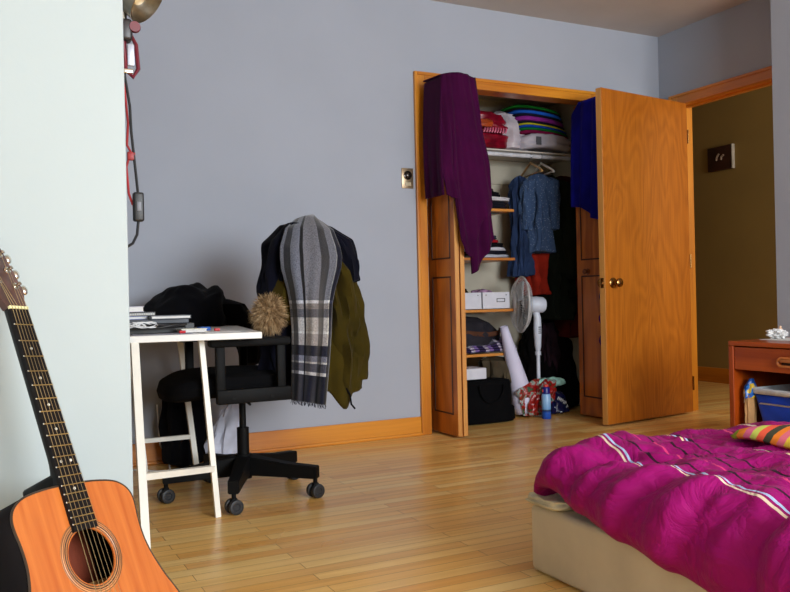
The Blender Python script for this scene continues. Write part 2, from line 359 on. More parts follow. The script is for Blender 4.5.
# ------------------------------------------------------------------ acoustic guitar
def guitar():
    hole = V((.163, 1.55, .362)); yd = V((-.22, .382, .898)).normalized(); n = V((.58, -.68, .43)); n = (n - yd * n.dot(yd)).normalized(); xd = yd.cross(n)
    Mg = Matrix((xd, yd, n)).transposed().to_4x4(); Mg.translation = hole
    t = thing('acoustic_guitar', 'acoustic guitar with orange spruce top leaning against the pale wall', 'guitar', hole - yd * .35)
    half = [(-.350, .0), (-.347, .07), (-.335, .125), (-.305, .165), (-.26, .190), (-.21, .199), (-.16, .195), (-.11, .178), (-.07, .158), (-.03, .143), (.0, .136), (.025, .1345), (.05, .136), (.072, .139), (.090, .139), (.106, .133), (.119, .119), (.128, .096), (.134, .05), (.135, 0)]
    # denser outline by Catmull-Rom
    P = []
    for i in range(len(half) - 1):
        p0 = half[max(i - 1, 0)]; p1 = half[i]; p2 = half[i + 1]; p3 = half[min(i + 2, len(half) - 1)]
        for q in range(4):
            s = q / 4
            P.append(tuple(.5 * ((2 * p1[k]) + (-p0[k] + p2[k]) * s + (2 * p0[k] - 5 * p1[k] + 4 * p2[k] - p3[k]) * s * s + (-p0[k] + 3 * p1[k] - 3 * p2[k] + p3[k]) * s ** 3) for k in (0, 1)))
    P.append(half[-1])
    right = [(max(x, 0), y) for y, x in P]; out = right + [(-x, y) for x, y in right[1:-1][::-1]]
    def shell(z0, z1, inset=0):
        b = nb(); A = [b.verts.new((x * (1 - inset), y * (1 - inset) - inset * .09, z0)) for x, y in out]; B = [b.verts.new((x * (1 - inset), y * (1 - inset) - inset * .09, z1)) for x, y in out]
        for i in range(len(out)): j = (i + 1) % len(out); b.faces.new((A[i], A[j], B[j], B[i]))
        return b, A, B
    # sides + back (open at the front so the sound hole has depth)
    b, A, B = shell(-.108, -.003); b.faces.new(A[::-1]); obj('body', rot_bm(b, Mg), M('black_mahogany_sides', (14, 9, 11), .5, coat=0, spec=.15), t, solid=.002)
    # soundboard with round hole
    b = nb(); K = 72; R0 = .0505
    inner = [b.verts.new((R0 * math.cos(2 * PI * k / K), R0 * math.sin(2 * PI * k / K), 0)) for k in range(K)]
    def hit(a):
        d = V((math.cos(a), math.sin(a))); best = None
        for i in range(len(out)):
            p = V(out[i]); q = V(out[(i + 1) % len(out)]); e = q - p; den = d.x * e.y - d.y * e.x
            if abs(den) < 1e-12: continue
            tt = (p.x * e.y - p.y * e.x) / den; s = (p.x * d.y - p.y * d.x) / den
            if tt > 0 and -1e-6 <= s <= 1 + 1e-6 and (best is None or tt > best): best = tt
        return d * best
    # use outline vertices themselves, connected ring-wise by angle
    angs = [math.atan2(y, x) for x, y in out]
    outer = [b.verts.new((x, y, 0)) for x, y in out]
    mid = []
    order = sorted(range(len(out)), key=lambda i: angs[i])
    outer_s = [outer[i] for i in order]; angs_s = [angs[i] for i in order]
    inner2 = [b.verts.new((R0 * math.cos(a), R0 * math.sin(a), 0)) for a in angs_s]
    inner3 = [b.verts.new((R0 * math.cos(a), R0 * math.sin(a), -.003)) for a in angs_s]
    for v in inner: b.verts.remove(v)
    L = len(outer_s)
    for i in range(L):
        j = (i + 1) % L
        b.faces.new((inner2[i], inner2[j], outer_s[j], outer_s[i])); b.faces.new((inner3[i], inner3[j], inner2[j], inner2[i]))
    spruce = wood('orange_spruce', (196, 104, 30), (226, 138, 48), 'Z', rings=2, stretch=.08, rough=.28, coat=.5, freq=5)
    m, nt, bb = nodes('orange_lacquered_spruce')
    tc = coords(nt, (60, 3, 1), 'UV'); 
    nz = N(nt, 'ShaderNodeTexNoise', _Scale=1.0, _Detail=4.0); nt.links.new(tc, nz.inputs['Vector'])
    nt.links.new(ramp(nt, [(.3, (180, 88, 30)), (.7, (208, 120, 52))], nz.outputs[0]), bb.inputs['Base Color']); bb.inputs['Roughness'].default_value = .3; bb.inputs['Coat Weight'].default_value = .4
    uvl = b.loops.layers.uv.new('uv')
    for f in b.faces:
        for l in f.loops: l[uvl].uv = (l.vert.co.x, l.vert.co.y)
    obj('soundboard', rot_bm(b, Mg), m, t, smooth=False)
    # binding
    b = nb(); tube(b, [(x, y, -.001) for x, y in out], .0022, 6, closed=True); obj('binding', rot_bm(b, Mg), M('cream_black_binding', (60, 44, 30), .4), t)
    # rosette rings
    def ring(r0, r1, z):
        b = nb(); A = []; B = []
        for k in range(72):
            a = 2 * PI * k / 72; A.append(b.verts.new((r0 * math.cos(a), r0 * math.sin(a), z))); B.append(b.verts.new((r1 * math.cos(a), r1 * math.sin(a), z)))
        for k in range(72): j = (k + 1) % 72; b.faces.new((A[k], A[j], B[j], B[k]))
        return b
    rz = obj('rosette', rot_bm(ring(.053, .068, .0006), Mg), M('pale_rosette', (206, 140, 88), .4), t, solid=.0006)
    for r in (.0535, .0575, .0615, .0655):
        obj('rosette_line', rot_bm(ring(r, r + (.0020 if .055 < r < .06 else .0012), .0012), Mg), M('rosette_dark', (52, 38, 34), .4) if r < .06 else M('rosette_brown', (120, 70, 40), .4), rz, solid=.0004)
    # inside brace seen through the hole
    b = nb(); box(b, (-.12, -.05, -.1), (.12, -.035, -.085)); obj('brace', rot_bm(b, Mg), M('raw_brace', (214, 160, 100), .7), t, smooth=False)
    b = nb(); box(b, (-.10, -.12, -.1055), (.10, .10, -.103)); obj('inside_back', rot_bm(b, Mg), M('inner_mahogany', (120, 52, 30), .6), t, smooth=False)
    # fingerboard: nut at y=.49
    yn = .49; y0 = .048
    b = nb()
    w0, w1 = .0215, .028
    vs = [b.verts.new(p) for p in ((-w1, y0, .0), (w1, y0, .0), (w0, yn, .0), (-w0, yn, .0), (-w1 + .001, y0, .007), (w1 - .001, y0, .007), (w0 - .001, yn, .007), (-w0 + .001, yn, .007))]
    for f in ((3, 2, 1, 0), (4, 5, 6, 7), (0, 1, 5, 4), (1, 2, 6, 5), (2, 3, 7, 6), (3, 0, 4, 7)): b.faces.new([vs[i] for i in f])
    ebony = M('ebony_board', (20, 15, 16), .6, spec=.25)
    fb = obj('fingerboard', rot_bm(b, Mg), ebony, t, smooth=False)
    scale = .645
    fr = [yn - (scale - scale / 2 ** (k / 12)) for k in range(1, 21)]
    for y in fr:
        if y < y0 + .004: break
        hw = w0 + (w1 - w0) * (yn - y) / (yn - y0); b = nb(); tube(b, [(-hw, y, .0075), (hw, y, .0075)], .0011, 6); obj('fret', rot_bm(b, Mg), M('fret_wire', (196, 170, 110), .3, .8), fb)
    ys = [yn] + fr
    for k in (3, 5, 7, 9, 12, 15):
        y = (ys[k - 1] + ys[k]) / 2
        for x in ((-.011, .011) if k == 12 else (0,)):
            b = nb(); lathe(b, [(0, 0), (.0028, 0), (.0028, .0008), (0, .0009)], (x, y, .007), (0, 0, 1), 14); obj('dot_inlay', rot_bm(b, Mg), M('pearl', (230, 226, 214), .3), fb)
    for i, y in enumerate(fr):   # side dots read as white specks along the board's edge
        if y < y0 + .01 or i % 1: continue
        hw = w0 + (w1 - w0) * (yn - y) / (yn - y0); b = nb(); lathe(b, [(0, 0), (.0013, 0), (.0013, .0006), (0, .0007)], (-hw, y, .0078), (0, 0, 1), 8); obj('fret_end', rot_bm(b, Mg), M('pearl', (230, 226, 214), .3), fb)
    # neck back
    def nk(u, v):
        y = .13 + (yn + .004 - .13) * v; hw = .027 - .0055 * v; a = PI * u; dep = .021 + .0 * v + .03 * max(0, 1 - v * 6) ** 2
        return V((-hw * math.cos(a), y, -dep * math.sin(a)))
    b = sheet(nk, 16, 30)
    black = M('black_neck_gloss', (9, 7, 8), .45, coat=0, spec=.2)
    obj('neck', rot_bm(b, Mg), black, t)
    b = nb(); box(b, (-.0255, .128, -.095), (.0255, .162, -.001), .008, 3); obj('heel', rot_bm(b, Mg), black, t)
    # headstock
    b = nb(); ol = [(-.0215, yn), (.0215, yn), (.026, yn + .02), (.034, yn + .038), (.036, yn + .06), (.0345, yn + .17), (.020, yn + .178), (.0, yn + .172), (-.020, yn + .178), (-.0345, yn + .17), (-.036, yn + .06), (-.034, yn + .038), (-.026, yn + .02)]
    tl = math.tan(math.radians(12))
    A = [b.verts.new((x, y, .004 - (y - yn) * tl)) for x, y in ol]; B = [b.verts.new((x, y, -.011 - (y - yn) * tl)) for x, y in ol]
    b.faces.new(A); b.faces.new(B[::-1])
    for i in range(len(ol)): j = (i + 1) % len(ol); b.faces.new((A[i], B[i], B[j], A[j]))
    hs = obj('headstock', rot_bm(b, Mg), wood('rosewood_headplate', (54, 32, 28), (96, 62, 54), 'Z', rings=3, rough=.35, coat=.3, freq=6), t, smooth=False)
    chrome = M('chrome', (215, 210, 200), .15, 1, var=.05)
    b = nb(); box(b, (-.0215, yn - .003, .003), (.0215, yn + .003, .0095), .001); obj('nut', rot_bm(b, Mg), M('bone', (238, 224, 170), .4), t)
    posts = []
    for s in (-1, 1):
        for k, yy in enumerate((.055, .095, .135)):
            y = yn + yy; z = .004 - yy * tl
            b = nb(); lathe(b, [(0, 0), (.0075, 0), (.0075, .002), (.0035, .003), (.003, .012), (.004, .014), (0, .0145)], (s * .022, y, z), (0, 0, 1), 16)
            pg = obj('tuning_peg', rot_bm(b, Mg), chrome, t); posts.append((s, k, V((s * .019, y, z + .009))))
            b = nb(); tube(b, [(s * .036, y, z - .012), (s * .045, y, z - .012)], .003, 8)
            def btn(u, v, s=s, y=y, z=z):
                th = 2 * PI * u; ph = PI * v; return V((s * (.052 + .008 * math.cos(ph)), y + .011 * math.sin(ph) * math.cos(th), z - .012 + .006 * math.sin(ph) * math.sin(th)))
            b2 = sheet(btn, 14, 8); me = bpy.data.meshes.new('t'); b2.to_mesh(me); b2.free(); b.from_mesh(me)
            obj('peg_button', rot_bm(b, Mg), chrome, pg)
    silver = M('string_bronze', (190, 165, 120), .35, .9)
    for i in range(6):
        f = (i - 2.5) / 2.5; xn = f * .0175; xb = f * .027
        s = -1 if i < 3 else 1; k = (i if i < 3 else 5 - i)
        pp = [p for p in posts if p[0] == s and p[1] == k][0][2]
        b = nb(); tube(b, [(xb, -.205, .009), (xb * .93 + xn * .07, -.1, .012), (xn, yn, .0105), tuple(pp)], .0007 - .00006 * i, 5); obj('string', rot_bm(b, Mg), silver, t)
    b = nb(); box(b, (-.085, -.222, 0), (.085, -.195, .009), .004); obj('bridge', rot_bm(b, Mg), ebony, t)
guitar()

# ------------------------------------------------------------------ desk (white top on trestle legs)
white_lam = M('white_laminate', (246, 245, 240), .35, var=.02); steel_w = M('cream_powder_coat', (244, 240, 228), .4, var=.02)
dk = thing('desk', 'white desk with slim cream trestle legs under the blue-grey wall', 'desk', (.75, 3.4, 0))
A = V((.925, 2.965)); ex = V((-math.cos(.12), math.sin(.12))); ey = V((math.sin(.17), math.cos(.17)))
def dpt(a, c, z): p = A + ex * a + ey * c; return V((p.x, p.y, z))
DZT = .69
b = nb(); dw, dd = .98, 1.16
v0 = [b.verts.new(dpt(a, c, z)) for z in (DZT - .024, DZT) for a, c in ((0, 0), (dw, 0), (dw, dd), (0, dd))]
for f in ((3, 2, 1, 0), (4, 5, 6, 7), (0, 1, 5, 4), (1, 2, 6, 5), (2, 3, 7, 6), (3, 0, 4, 7)): b.faces.new([v0[i] for i in f])
bmesh.ops.bevel(b, geom=list(b.edges), offset=.0015, segments=1, affect='EDGES')
obj('tabletop', b, white_lam, dk, smooth=False)
def bar(p, q, w=.022, d=.022):
    p, q = V(p), V(q); ax = (q - p).normalized(); s = ax.cross(V((0, 1, 0))).normalized(); u = s.cross(ax); b = nb(); r = []
    for e in (p, q): r.append([b.verts.new(e + s * w / 2 * i + u * d / 2 * j) for i, j in ((-1, -1), (1, -1), (1, 1), (-1, 1))])
    for k in range(4): b.faces.new((r[0][k], r[0][(k + 1) % 4], r[1][(k + 1) % 4], r[1][k]))
    b.faces.new(r[0][::-1]); b.faces.new(r[1]); return b
zt = DZT - .025
fr_t = at(201, 342, Y=3.12); fr_t.z = zt; fr_b = at(218, 517, Z=.0)
fl_t = at(134.5, 345, Y=2.98); fl_t.z = zt; fl_b = V((.447, 2.705, 0))
br_t = V((.83, 3.98, zt)); br_b = V((.885, 3.9, 0)); bl_t = V((.60, 3.98, zt)); bl_b = V((.65, 3.9, 0))
for p, q, w in ((fr_t, fr_b, .02), (fl_t, fl_b, .026), (br_t, br_b, .024), (bl_t, bl_b, .024)):
    obj('leg', bar(p, q, w, w), steel_w, dk, smooth=False)
def onleg(p, q, z): return p + (q - p) * ((p.z - z) / (p.z - q.z))
obj('crossbar', bar(onleg(fl_t, fl_b, .235), onleg(fr_t, fr_b, .18), .022, .02), steel_w, dk, smooth=False)
obj('crossbar', bar(onleg(bl_t, bl_b, .17), onleg(br_t, br_b, .17), .02, .018), steel_w, dk, smooth=False)

# desk-top clutter
def flat(name, label, cat, a, c, w, d, z, h, rz, m, group=None, pages=None):
    """thin book-like item lying on the desk; a,c = desk coordinates of its centre"""
    p = dpt(a, c, z); R = Matrix.Translation(p) @ Matrix.Rotation(rz, 4, 'Z')
    if pages is None:
        b = nb(); box(b, (-w / 2, -d / 2, 0), (w / 2, d / 2, h), min(.002, h * .3)); return tag(obj(name, rot_bm(b, R), m, smooth=False), label, cat, group)
    t = thing(name, label, cat, p, group)
    b = nb(); box(b, (-w / 2, -d / 2, 0), (w / 2, d / 2, .002)); box(b, (-w / 2, -d / 2, h - .002), (w / 2, d / 2, h)); box(b, (-w / 2, d / 2 - .003, 0), (w / 2, d / 2, h))
    obj('cover', rot_bm(b, R), m, t, smooth=False)
    b = nb(); box(b, (-w / 2 + .003, -d / 2 + .003, .002), (w / 2 - .003, d / 2 - .003, h - .002)); obj('pages', rot_bm(b, R), pages, t, smooth=False)
    return t
paper = M('white_paper', (232, 230, 226), .8, var=.02); blackp = M('black_plastic', (22, 22, 24), .45, var=.1)
a_ = .12
# small stack behind: black case, books
z = DZT + .001
flat('black_case', 'flat black case at the bottom of the desk stack', 'case', .42, .30, .34, .20, z, .035, a_ * .3, blackp)
flat('laptop', 'closed dark grey laptop lying under the notebooks on desk', 'laptop', .42, .31, .31, .20, z + .0355, .018, -.05, M('dark_grey_metal', (52, 54, 60), .4, .4))
flat('book', 'white-edged hardback book lying at the right of the desk stack', 'book', .33, .25, .15, .12, z + .054, .012, 0, M('grey_cover', (120, 124, 132), .6), pages=paper)
flat('book', 'pale lavender paperback book lying in the middle of the desk stack', 'book', .49, .30, .20, .14, z + .054, .012, .1, M('lavender_cover', (150, 156, 200), .6), pages=paper)
sn = flat('spiral_notebook', 'black spiral notebook lying on the lavender paperback', 'notebook', .48, .30, .19, .14, z + .067, .013, -.04, blackp, pages=paper)
c0 = dpt(.48, .30, z + .074)
for k in range(22):
    b = nb(); x = c0.x - .09 + k * .0085; y = c0.y - .07; tube(b, [(x + .0, y + .006 * math.cos(2 * PI * q / 8), c0.z + .0075 * math.sin(2 * PI * q / 8)) for q in range(8)], .0008, 4, closed=True); obj('binding_ring', b, M('wire', (180, 180, 180), .3, .9), sn)
flat('book', 'thick white book on top of the desk stack', 'book', .51, .30, .16, .11, z + .083, .02, .06, M('white_cover', (216, 212, 222), .6), pages=paper)
flat('book', 'small cream paper block lying near the front edge of the desk', 'book', .245, .16, .10, .06, z + .002, .013, .05, M('cream_cover', (236, 228, 208), .6), pages=paper)
flat('sticky_pad', 'bright blue small packet lying on the desk by the black jacket', 'packet', .19, .34, .045, .035, z, .014, .2, M('bright_blue', (20, 96, 190), .5))
flat('paper_sheet', 'white paper sheet lying at the right on the desk', 'paper', .16, .14, .14, .16, z, .0012, .12, paper)
flat('paper_sheet', 'grey printed paper lying by the desk front edge under cables', 'paper', .36, .09, .21, .13, z, .0012, -.06, M('grey_print', (170, 168, 180), .8))
p1 = dpt(.27, .08, z + .006); b = nb(); tube(b, [p1 + V((-.028, -.004, 0)), p1 + V((-.005, 0, 0))], .0055, 12)
t = thing('marker', 'white marker pen with a red cap lying on the desk', 'pen', p1)
obj('cap', b, M('red_plastic', (196, 24, 34), .4), t); b = nb(); tube(b, [p1 + V((-.005, 0, 0)), p1 + V((.07, .01, 0))], .004, 12); obj('barrel', b, paper, t)
p1 = dpt(.15, .2, z + .004); b = nb(); box(b, p1 + V((-.01, -.006, -.003)), p1 + V((.012, .008, .008)), .003); tag(obj('eraser', b, M('red_plastic', (196, 24, 34), .4)), 'tiny red eraser on the white paper sheet', 'eraser')
b = nb(); c0 = dpt(.44, .10, z + .012); pts = []
for k in range(60):
    a = k * .55; pts.append(c0 + V((.05 * math.cos(a) + .03 * math.sin(a * .37), .025 * math.sin(a * 1.1), .013 + .020 * math.sin(a * .61) ** 2)))
tube(b, pts, .0022, 6); tag(obj('cable', b, M('white_cable', (225, 225, 225), .5)), 'tangled white cable in front of the desk stack', 'cable')
b = nb(); pts = []
for k in range(50):
    a = k * .6; pts.append(dpt(.36, .12, z + .012) + V((.09 * math.cos(a * .7), .022 * math.sin(a), .01 + .012 * math.sin(a * .8) ** 2)))
tube(b, pts, .003, 6); tag(obj('cable', b, blackp), 'tangled black cable in front of the desk stack', 'cable')

# ------------------------------------------------------------------ black jacket heaped on desk back
blk = fabric('black_fleece', (9, 9, 13), bmp=.4, sheen=.12); navyblk = fabric('blue_black_wool', (12, 13, 24), bmp=.4, sheen=.12)
t = thing('black_jacket', 'black jacket heaped on the back of the desk with a sleeve hanging down', 'jacket', (.95, 3.92, DZT))
z = DZT
def heap(u, v):
    a = 2 * PI * u; ph = v * PI / 2
    prof = math.cos(ph) ** .55; rx = .20 * prof; ry = .15 * prof
    n = noise.noise(V((math.cos(a) * 1.7, math.sin(a) * 1.7, v * 2.5))) * .035 + noise.noise(V((math.cos(a) * 4, math.sin(a) * 4, v * 6))) * .015
    hh = .185 * math.sin(ph) ** .8
    cx = .86 + .02 * v
    return V((cx + (rx + n * prof) * math.cos(a), 3.9 + (ry + n * prof) * math.sin(a), z + .002 + hh * (1 + .25 * noise.noise(V((math.cos(a) * 2 * prof, math.sin(a) * 2 * prof, 4))))))
obj('bundle', sheet(heap, 72, 26, loop=True), blk, t)
obj('sleeve', loft([(0, 1.02, 3.9, .815, .03, .03), (.2, 1.045, 3.88, .79, .075, .07), (.5, 1.10, 3.87, .71, .07, .06), (.8, 1.145, 3.85, .57, .06, .055), (.93, 1.14, 3.85, .51, .05, .05), (1, 1.14, 3.85, .495, .01, .01)], 30, 28, .008, 12), blk, t)

# black backpack and white bag on the floor behind the desk
t = thing('backpack', 'black backpack standing on the floor behind the desk legs', 'backpack', (.86, 4.07, 0))
obj('shell', loft([(0, .88, 4.1, .003, .04, .03), (.04, .88, 4.1, .02, .11, .085), (.4, .88, 4.1, .2, .12, .095), (.8, .885, 4.1, .37, .10, .08), (.95, .885, 4.1, .43, .06, .05), (1, .885, 4.1, .44, .01, .01)], 30, 36, .012, 9), blk, t)
b = nb(); tube(b, [(.84, 4.02, .42), (.84, 3.99, .48), (.93, 3.99, .48), (.93, 4.02, .42)], .008, 8); obj('strap', b, blackp, t)
b = loft([(0, 1.04, 3.98, .003, .06, .04), (.05, 1.04, 3.98, .02, .085, .055), (.4, 1.05, 3.98, .12, .085, .05), (.75, 1.07, 3.99, .22, .06, .035), (1, 1.09, 4.0, .30, .03, .01)], 24, 30, .014, 20, seed=5)
tag(obj('paper_bag', b, M('white_plastic_bag', (196, 198, 214), .5, var=.06)), 'crumpled white bag standing on the floor behind the office chair column', 'bag')
b = nb(); tube(b, [(.3, 4.1, .005), (.5, 4.04, .004), (.62, 4.12, .004), (.72, 4.02, .004), (.78, 4.0, .004), (.8, 4.14, .02), (.77, 4.19, .1), (.76, 4.19, .3)], .004, 6); tag(obj('cable', b, M('white_cable', (225, 225, 225), .5)), 'white cable on the floor along the baseboard under the desk', 'cable')

# ------------------------------------------------------------------ office chair
chf = fabric('black_chair_fabric', (12, 12, 14), bmp=.35); chp = M('black_nylon', (8, 8, 9), .6, var=.1, spec=.15)
cc = V((.955, 3.355, 0))
ch = thing('office_chair', 'black office chair on five casters, coats piled over its back', 'office chair', cc)
for k in range(5):
    a = math.radians(31 + 72 * k + 0); d = V((math.cos(a), math.sin(a), 0)); s = V((-d.y, d.x, 0)); L_ = .315
    b = nb(); r = []
    for dist, z0, z1, w in ((.0, .085, .165, .034), (.06, .085, .16, .03), (.2, .082, .138, .024), (L_ + .012, .078, .128, .021)):
        r.append([b.verts.new(cc + d * dist + s * w * i + V((0, 0, zz))) for i, zz in ((-1, z0), (1, z0), (1, z1), (-1, z1))])
    for p, q in zip(r, r[1:]):
        for j in range(4): b.faces.new((p[j], p[(j + 1) % 4], q[(j + 1) % 4], q[j]))
    b.faces.new(r[0][::-1]); b.faces.new(r[-1]); bmesh.ops.bevel(b, geom=list(b.edges), offset=.003, segments=2, affect='EDGES')
    obj('base_arm', b, chp, ch)
    e = cc + d * L_; wd = V((math.cos(a + .8), math.sin(a + .8), 0)); e2 = e + wd * .0
    b = nb(); tube(b, [e + V((0, 0, .05)), e + V((0, 0, .085))], .009, 10); box(b, e + V((-.012, -.012, .045)), e + V((.012, .012, .062)), .004)
    cs = obj('caster', b, chp, ch)
    ax = V((-.25, .97, 0)) if k != 3 else V((.2, -.98, 0)); ax.normalize()
    for sg in (-1, 1):
        b = nb(); lathe(b, [(0, 0), (.012, 0), (.014, .003), (.022, .004), (.0275, .002), (.029, -.004), (.029, -.014), (.02, -.017), (0, -.017)], e + V((0, 0, .0295)) + ax * sg * .024, ax * sg, 26)
        obj('wheel', b, M('caster_rubber', (34, 36, 40), .5), cs)
b = nb(); tube(b, [cc + V((0, 0, .07)), cc + V((0, 0, .17))], .034, 20); tube(b, [cc + V((0, 0, .16)), cc + V((0, 0, .28))], .025, 20); tube(b, [cc + V((0, 0, .28)), cc + V((0, 0, .42))], .014, 16)
obj('gas_column', b, chp, ch)
b = nb(); box(b, cc + V((-.09, -.075, .395)), cc + V((.12, .075, .435)), .012); tube(b, [cc + V((-.02, -.07, .41)), cc + V((-.04, -.25, .405))], .005, 8); obj('seat_mechanism', b, chp, ch)
b = nb(); lathe(b, [(0, 0), (.006, 0), (.006, .003), (0, .004)], cc + V((-.05, -.078, .413)), (0, -1, 0), 12); obj('bolt', b, M('chrome', (215, 210, 200), .15, 1), ch)
# seat cushion
def seat(u, v):
    a = 2 * PI * u; c_, s_ = math.cos(a), math.sin(a); n = 3.2
    q = (abs(c_) ** n + abs(s_) ** n) ** (-1 / n)
    prof = [(0, .0, 0), (.1, .82, 0), (.28, .97, .02), (.5, 1.0, .05), (.72, .96, .08), (.88, .8, .093), (1, 0, .1)]
    rr, zz = interp(prof, v)
    x = c_ * q * .255 * rr; y = s_ * q * .235 * rr; z = .432 + zz - (.035 * max(0, -x / .25) ** 3 if 1 else 0)
    return V((cc.x - .08 + x, cc.y + y, z))
obj('seat', sheet(seat, 64, 24), chf, ch, angle=180)
# armrests
for sg in (-1, 1):
    y = cc.y + sg * .262; x0, x1 = cc.x - .17, cc.x + .10
    b = nb(); box(b, (x0 - .03, y - .03, .632), (x1 + .02, y + .03, .664), .012, 3); obj('armrest_pad', b, M('armrest_rubber', (13, 13, 14), .8, spec=.2), ch)
    b = nb(); box(b, (x0 - .005, y - .014, .43), (x0 + .03, y + .014, .635), .006); box(b, (x1 - .035, y - .014, .43), (x1, y + .014, .635), .006); box(b, (x0 - .005, y - .02, .415), (x1 + .02, y + .014, .47), .006)
    ar = obj('armrest_frame', b, chp, ch)
    for xx in (x0 + .06, x1 - .06):
        b = nb(); lathe(b, [(0, 0), (.008, 0), (.008, .002), (.003, .002), (0, .0015)], (xx, y + (-.02 if sg < 0 else .014), .438), (0, sg, 0), 14); obj('screw', b, chp, ar)
# backrest
def back(u, v):
    a = 2 * PI * u; z = .52 + .50 * v; wy = .215 * (1 - .25 * (2 * v - 1) ** 4); tk = .035 * (1 - abs(2 * v - 1) ** 6 * .7)
    x = cc.x + .235 + .05 * v + tk * math.cos(a); return V((x, cc.y + wy * math.sin(a), z))
obj('backrest', sheet(back, 40, 20, loop=True), chf, ch)
b = nb(); box(b, cc + V((.1, -.03, .40)), cc + V((.30, .03, .425)), .006); tube(b, [cc + V((.28, 0, .41)), cc + V((.31, 0, .46)), cc + V((.305, 0, .62))], .022, 10); obj('back_bar', b, chp, ch)

# ------------------------------------------------------------------ coats on the chair
olive = fabric('olive_parka_cloth', (56, 46, 11), var=.15, bmp=.2, sheen=.1)
CSH = V((-.04, 0, 0))
pk = thing('parka', 'olive green parka with fur-trimmed hood hung over the chair back', 'parka', (1.33, 3.40, .36))
# body hangs behind the backrest
obj('body', loft([(0, 1.42, 3.42, .40, .05, .12), (.03, 1.42, 3.42, .405, .095, .19), (.25, 1.425, 3.41, .55, .12, .22), (.5, 1.40, 3.40, .74, .115, .225), (.75, 1.36, 3.39, .93, .10, .21), (.92, 1.30, 3.39, 1.06, .075, .16), (1, 1.28, 3.39, 1.09, .02, .05)], 46, 64, .016, 12, seed=2), olive, pk)
# near-side sleeve and hem flap
obj('sleeve', loft([(0, 1.475, 3.30, .45, .02, .02), (.03, 1.475, 3.30, .452, .062, .05), (.3, 1.48, 3.29, .6, .066, .055), (.6, 1.45, 3.28, .78, .066, .055), (.85, 1.39, 3.28, .94, .075, .06), (1, 1.35, 3.30, 1.02, .02, .02)], 36, 34, .010, 16, seed=8), olive, pk)
def flap(u, v):
    x = 1.29 + (1.44 - 1.29) * u; top = .72; bot = .43 - .09 * math.exp(-((u - .55) / .3) ** 2); z = top + (bot - top) * v
    return V((x + .02 * v, 3.205 + .015 * math.sin(u * 9) * v + .012 * u, z))
obj('hem_flap', sheet(flap, 14, 20), olive, pk, solid=.008)
b = nb(); tube(b, [(1.40, 3.20, .43), (1.415, 3.195, .40), (1.42, 3.195, .36), (1.435, 3.19, .34)], .004, 6); obj('drawstring', b, blk, pk)
# rear cuff poking out on the right
obj('cuff', loft([(0, 1.58, 3.47, .68, .015, .015), (.06, 1.58, 3.47, .683, .038, .035), (.5, 1.56, 3.48, .74, .045, .04), (1, 1.51, 3.50, .82, .05, .04)], 18, 22, .006, 16, seed=3), M('khaki_lining', (150, 138, 112), .8, bmp=.2), pk)
# hood front panel (olive, by the fur)
obj('hood', loft([(0, 1.15, 3.22, .70, .03, .03), (.1, 1.155, 3.22, .72, .085, .06), (.5, 1.17, 3.22, .83, .085, .07), (.85, 1.20, 3.23, .96, .075, .06), (1, 1.215, 3.24, 1.0, .02, .02)], 30, 34, .012, 14, seed=12), olive, pk)
# fur
def furmesh(c, R, n, L, seed):
    L *= 1.3
    b = nb(); r = random.Random(seed)
    def blob(u, v):
        th = 2 * PI * u; ph = PI * v; d = V((math.sin(ph) * math.cos(th), math.sin(ph) * math.sin(th), math.cos(ph)))
        return c + V((d.x * R[0], d.y * R[1], d.z * R[2])) * (1 + .2 * noise.noise(d * 2.3))
    b = sheet(blob, 24, 16)
    for k in range(n):
        d = V((r.gauss(0, 1), r.gauss(0, 1), r.gauss(0, 1))).normalized(); p = c + V((d.x * R[0], d.y * R[1], d.z * R[2])) * .97
        dr = (d + V((r.uniform(-.7, .5), r.uniform(-.5, .5), r.uniform(-.8, .2)))).normalized(); l = L * r.uniform(.5, 1.3); s = d.cross(dr)
        if s.length < .01: continue
        s = s.normalized() * .0011; m_ = p + dr * l * .6 + V((0, 0, -.002)); e = p + dr * l + V((0, 0, -.007))
        v = [b.verts.new(x) for x in (p - s, p + s, m_ + s * .7, m_ - s * .7, e)]
        b.faces.new((v[0], v[1], v[2], v[3])); b.faces.new((v[3], v[2], v[4]))
    return b
fm, nt, bb = nodes('tan_fur'); nz = N(nt, 'ShaderNodeTexNoise', _Scale=55.0, _Detail=3.0); nt.links.new(coords(nt), nz.inputs['Vector'])
nt.links.new(ramp(nt, [(.3, (92, 70, 48)), (.5, (168, 136, 96)), (.72, (216, 190, 150))], nz.outputs[0]), bb.inputs['Base Color']); bb.inputs['Roughness'].default_value = .8
obj('fur_trim', furmesh(V((1.045, 3.125, .757)), (.046, .034, .056), 3200, .028, 4), fm, pk, smooth=False)
# dark jacket over the top of the chair back
dj = thing('dark_coat', 'blue-black coat lying over the parka on the chair back', 'coat', (1.2, 3.3, .7))
obj('body', loft([(0, 1.20, 3.225, .40, .01, .01), (.04, 1.17, 3.225, .42, .10, .05), (.3, 1.165, 3.235, .66, .12, .06), (.55, 1.175, 3.26, .90, .11, .085), (.78, 1.20, 3.30, 1.05, .10, .12), (.93, 1.235, 3.33, 1.125, .06, .10), (1, 1.25, 3.33, 1.14, .01, .02)], 44, 56, .014, 11, seed=21), navyblk, dj)
obj('shoulder', loft([(0, 1.425, 3.26, .87, .02, .02), (.1, 1.43, 3.26, .885, .055, .07), (.45, 1.425, 3.28, .97, .065, .10), (.75, 1.38, 3.31, 1.06, .09, .12), (.93, 1.31, 3.32, 1.12, .06, .10), (1, 1.28, 3.33, 1.135, .01, .02)], 34, 46, .012, 12, seed=31), navyblk, dj)

for _t in (pk, dj): _t.location = V(_t.location) + CSH
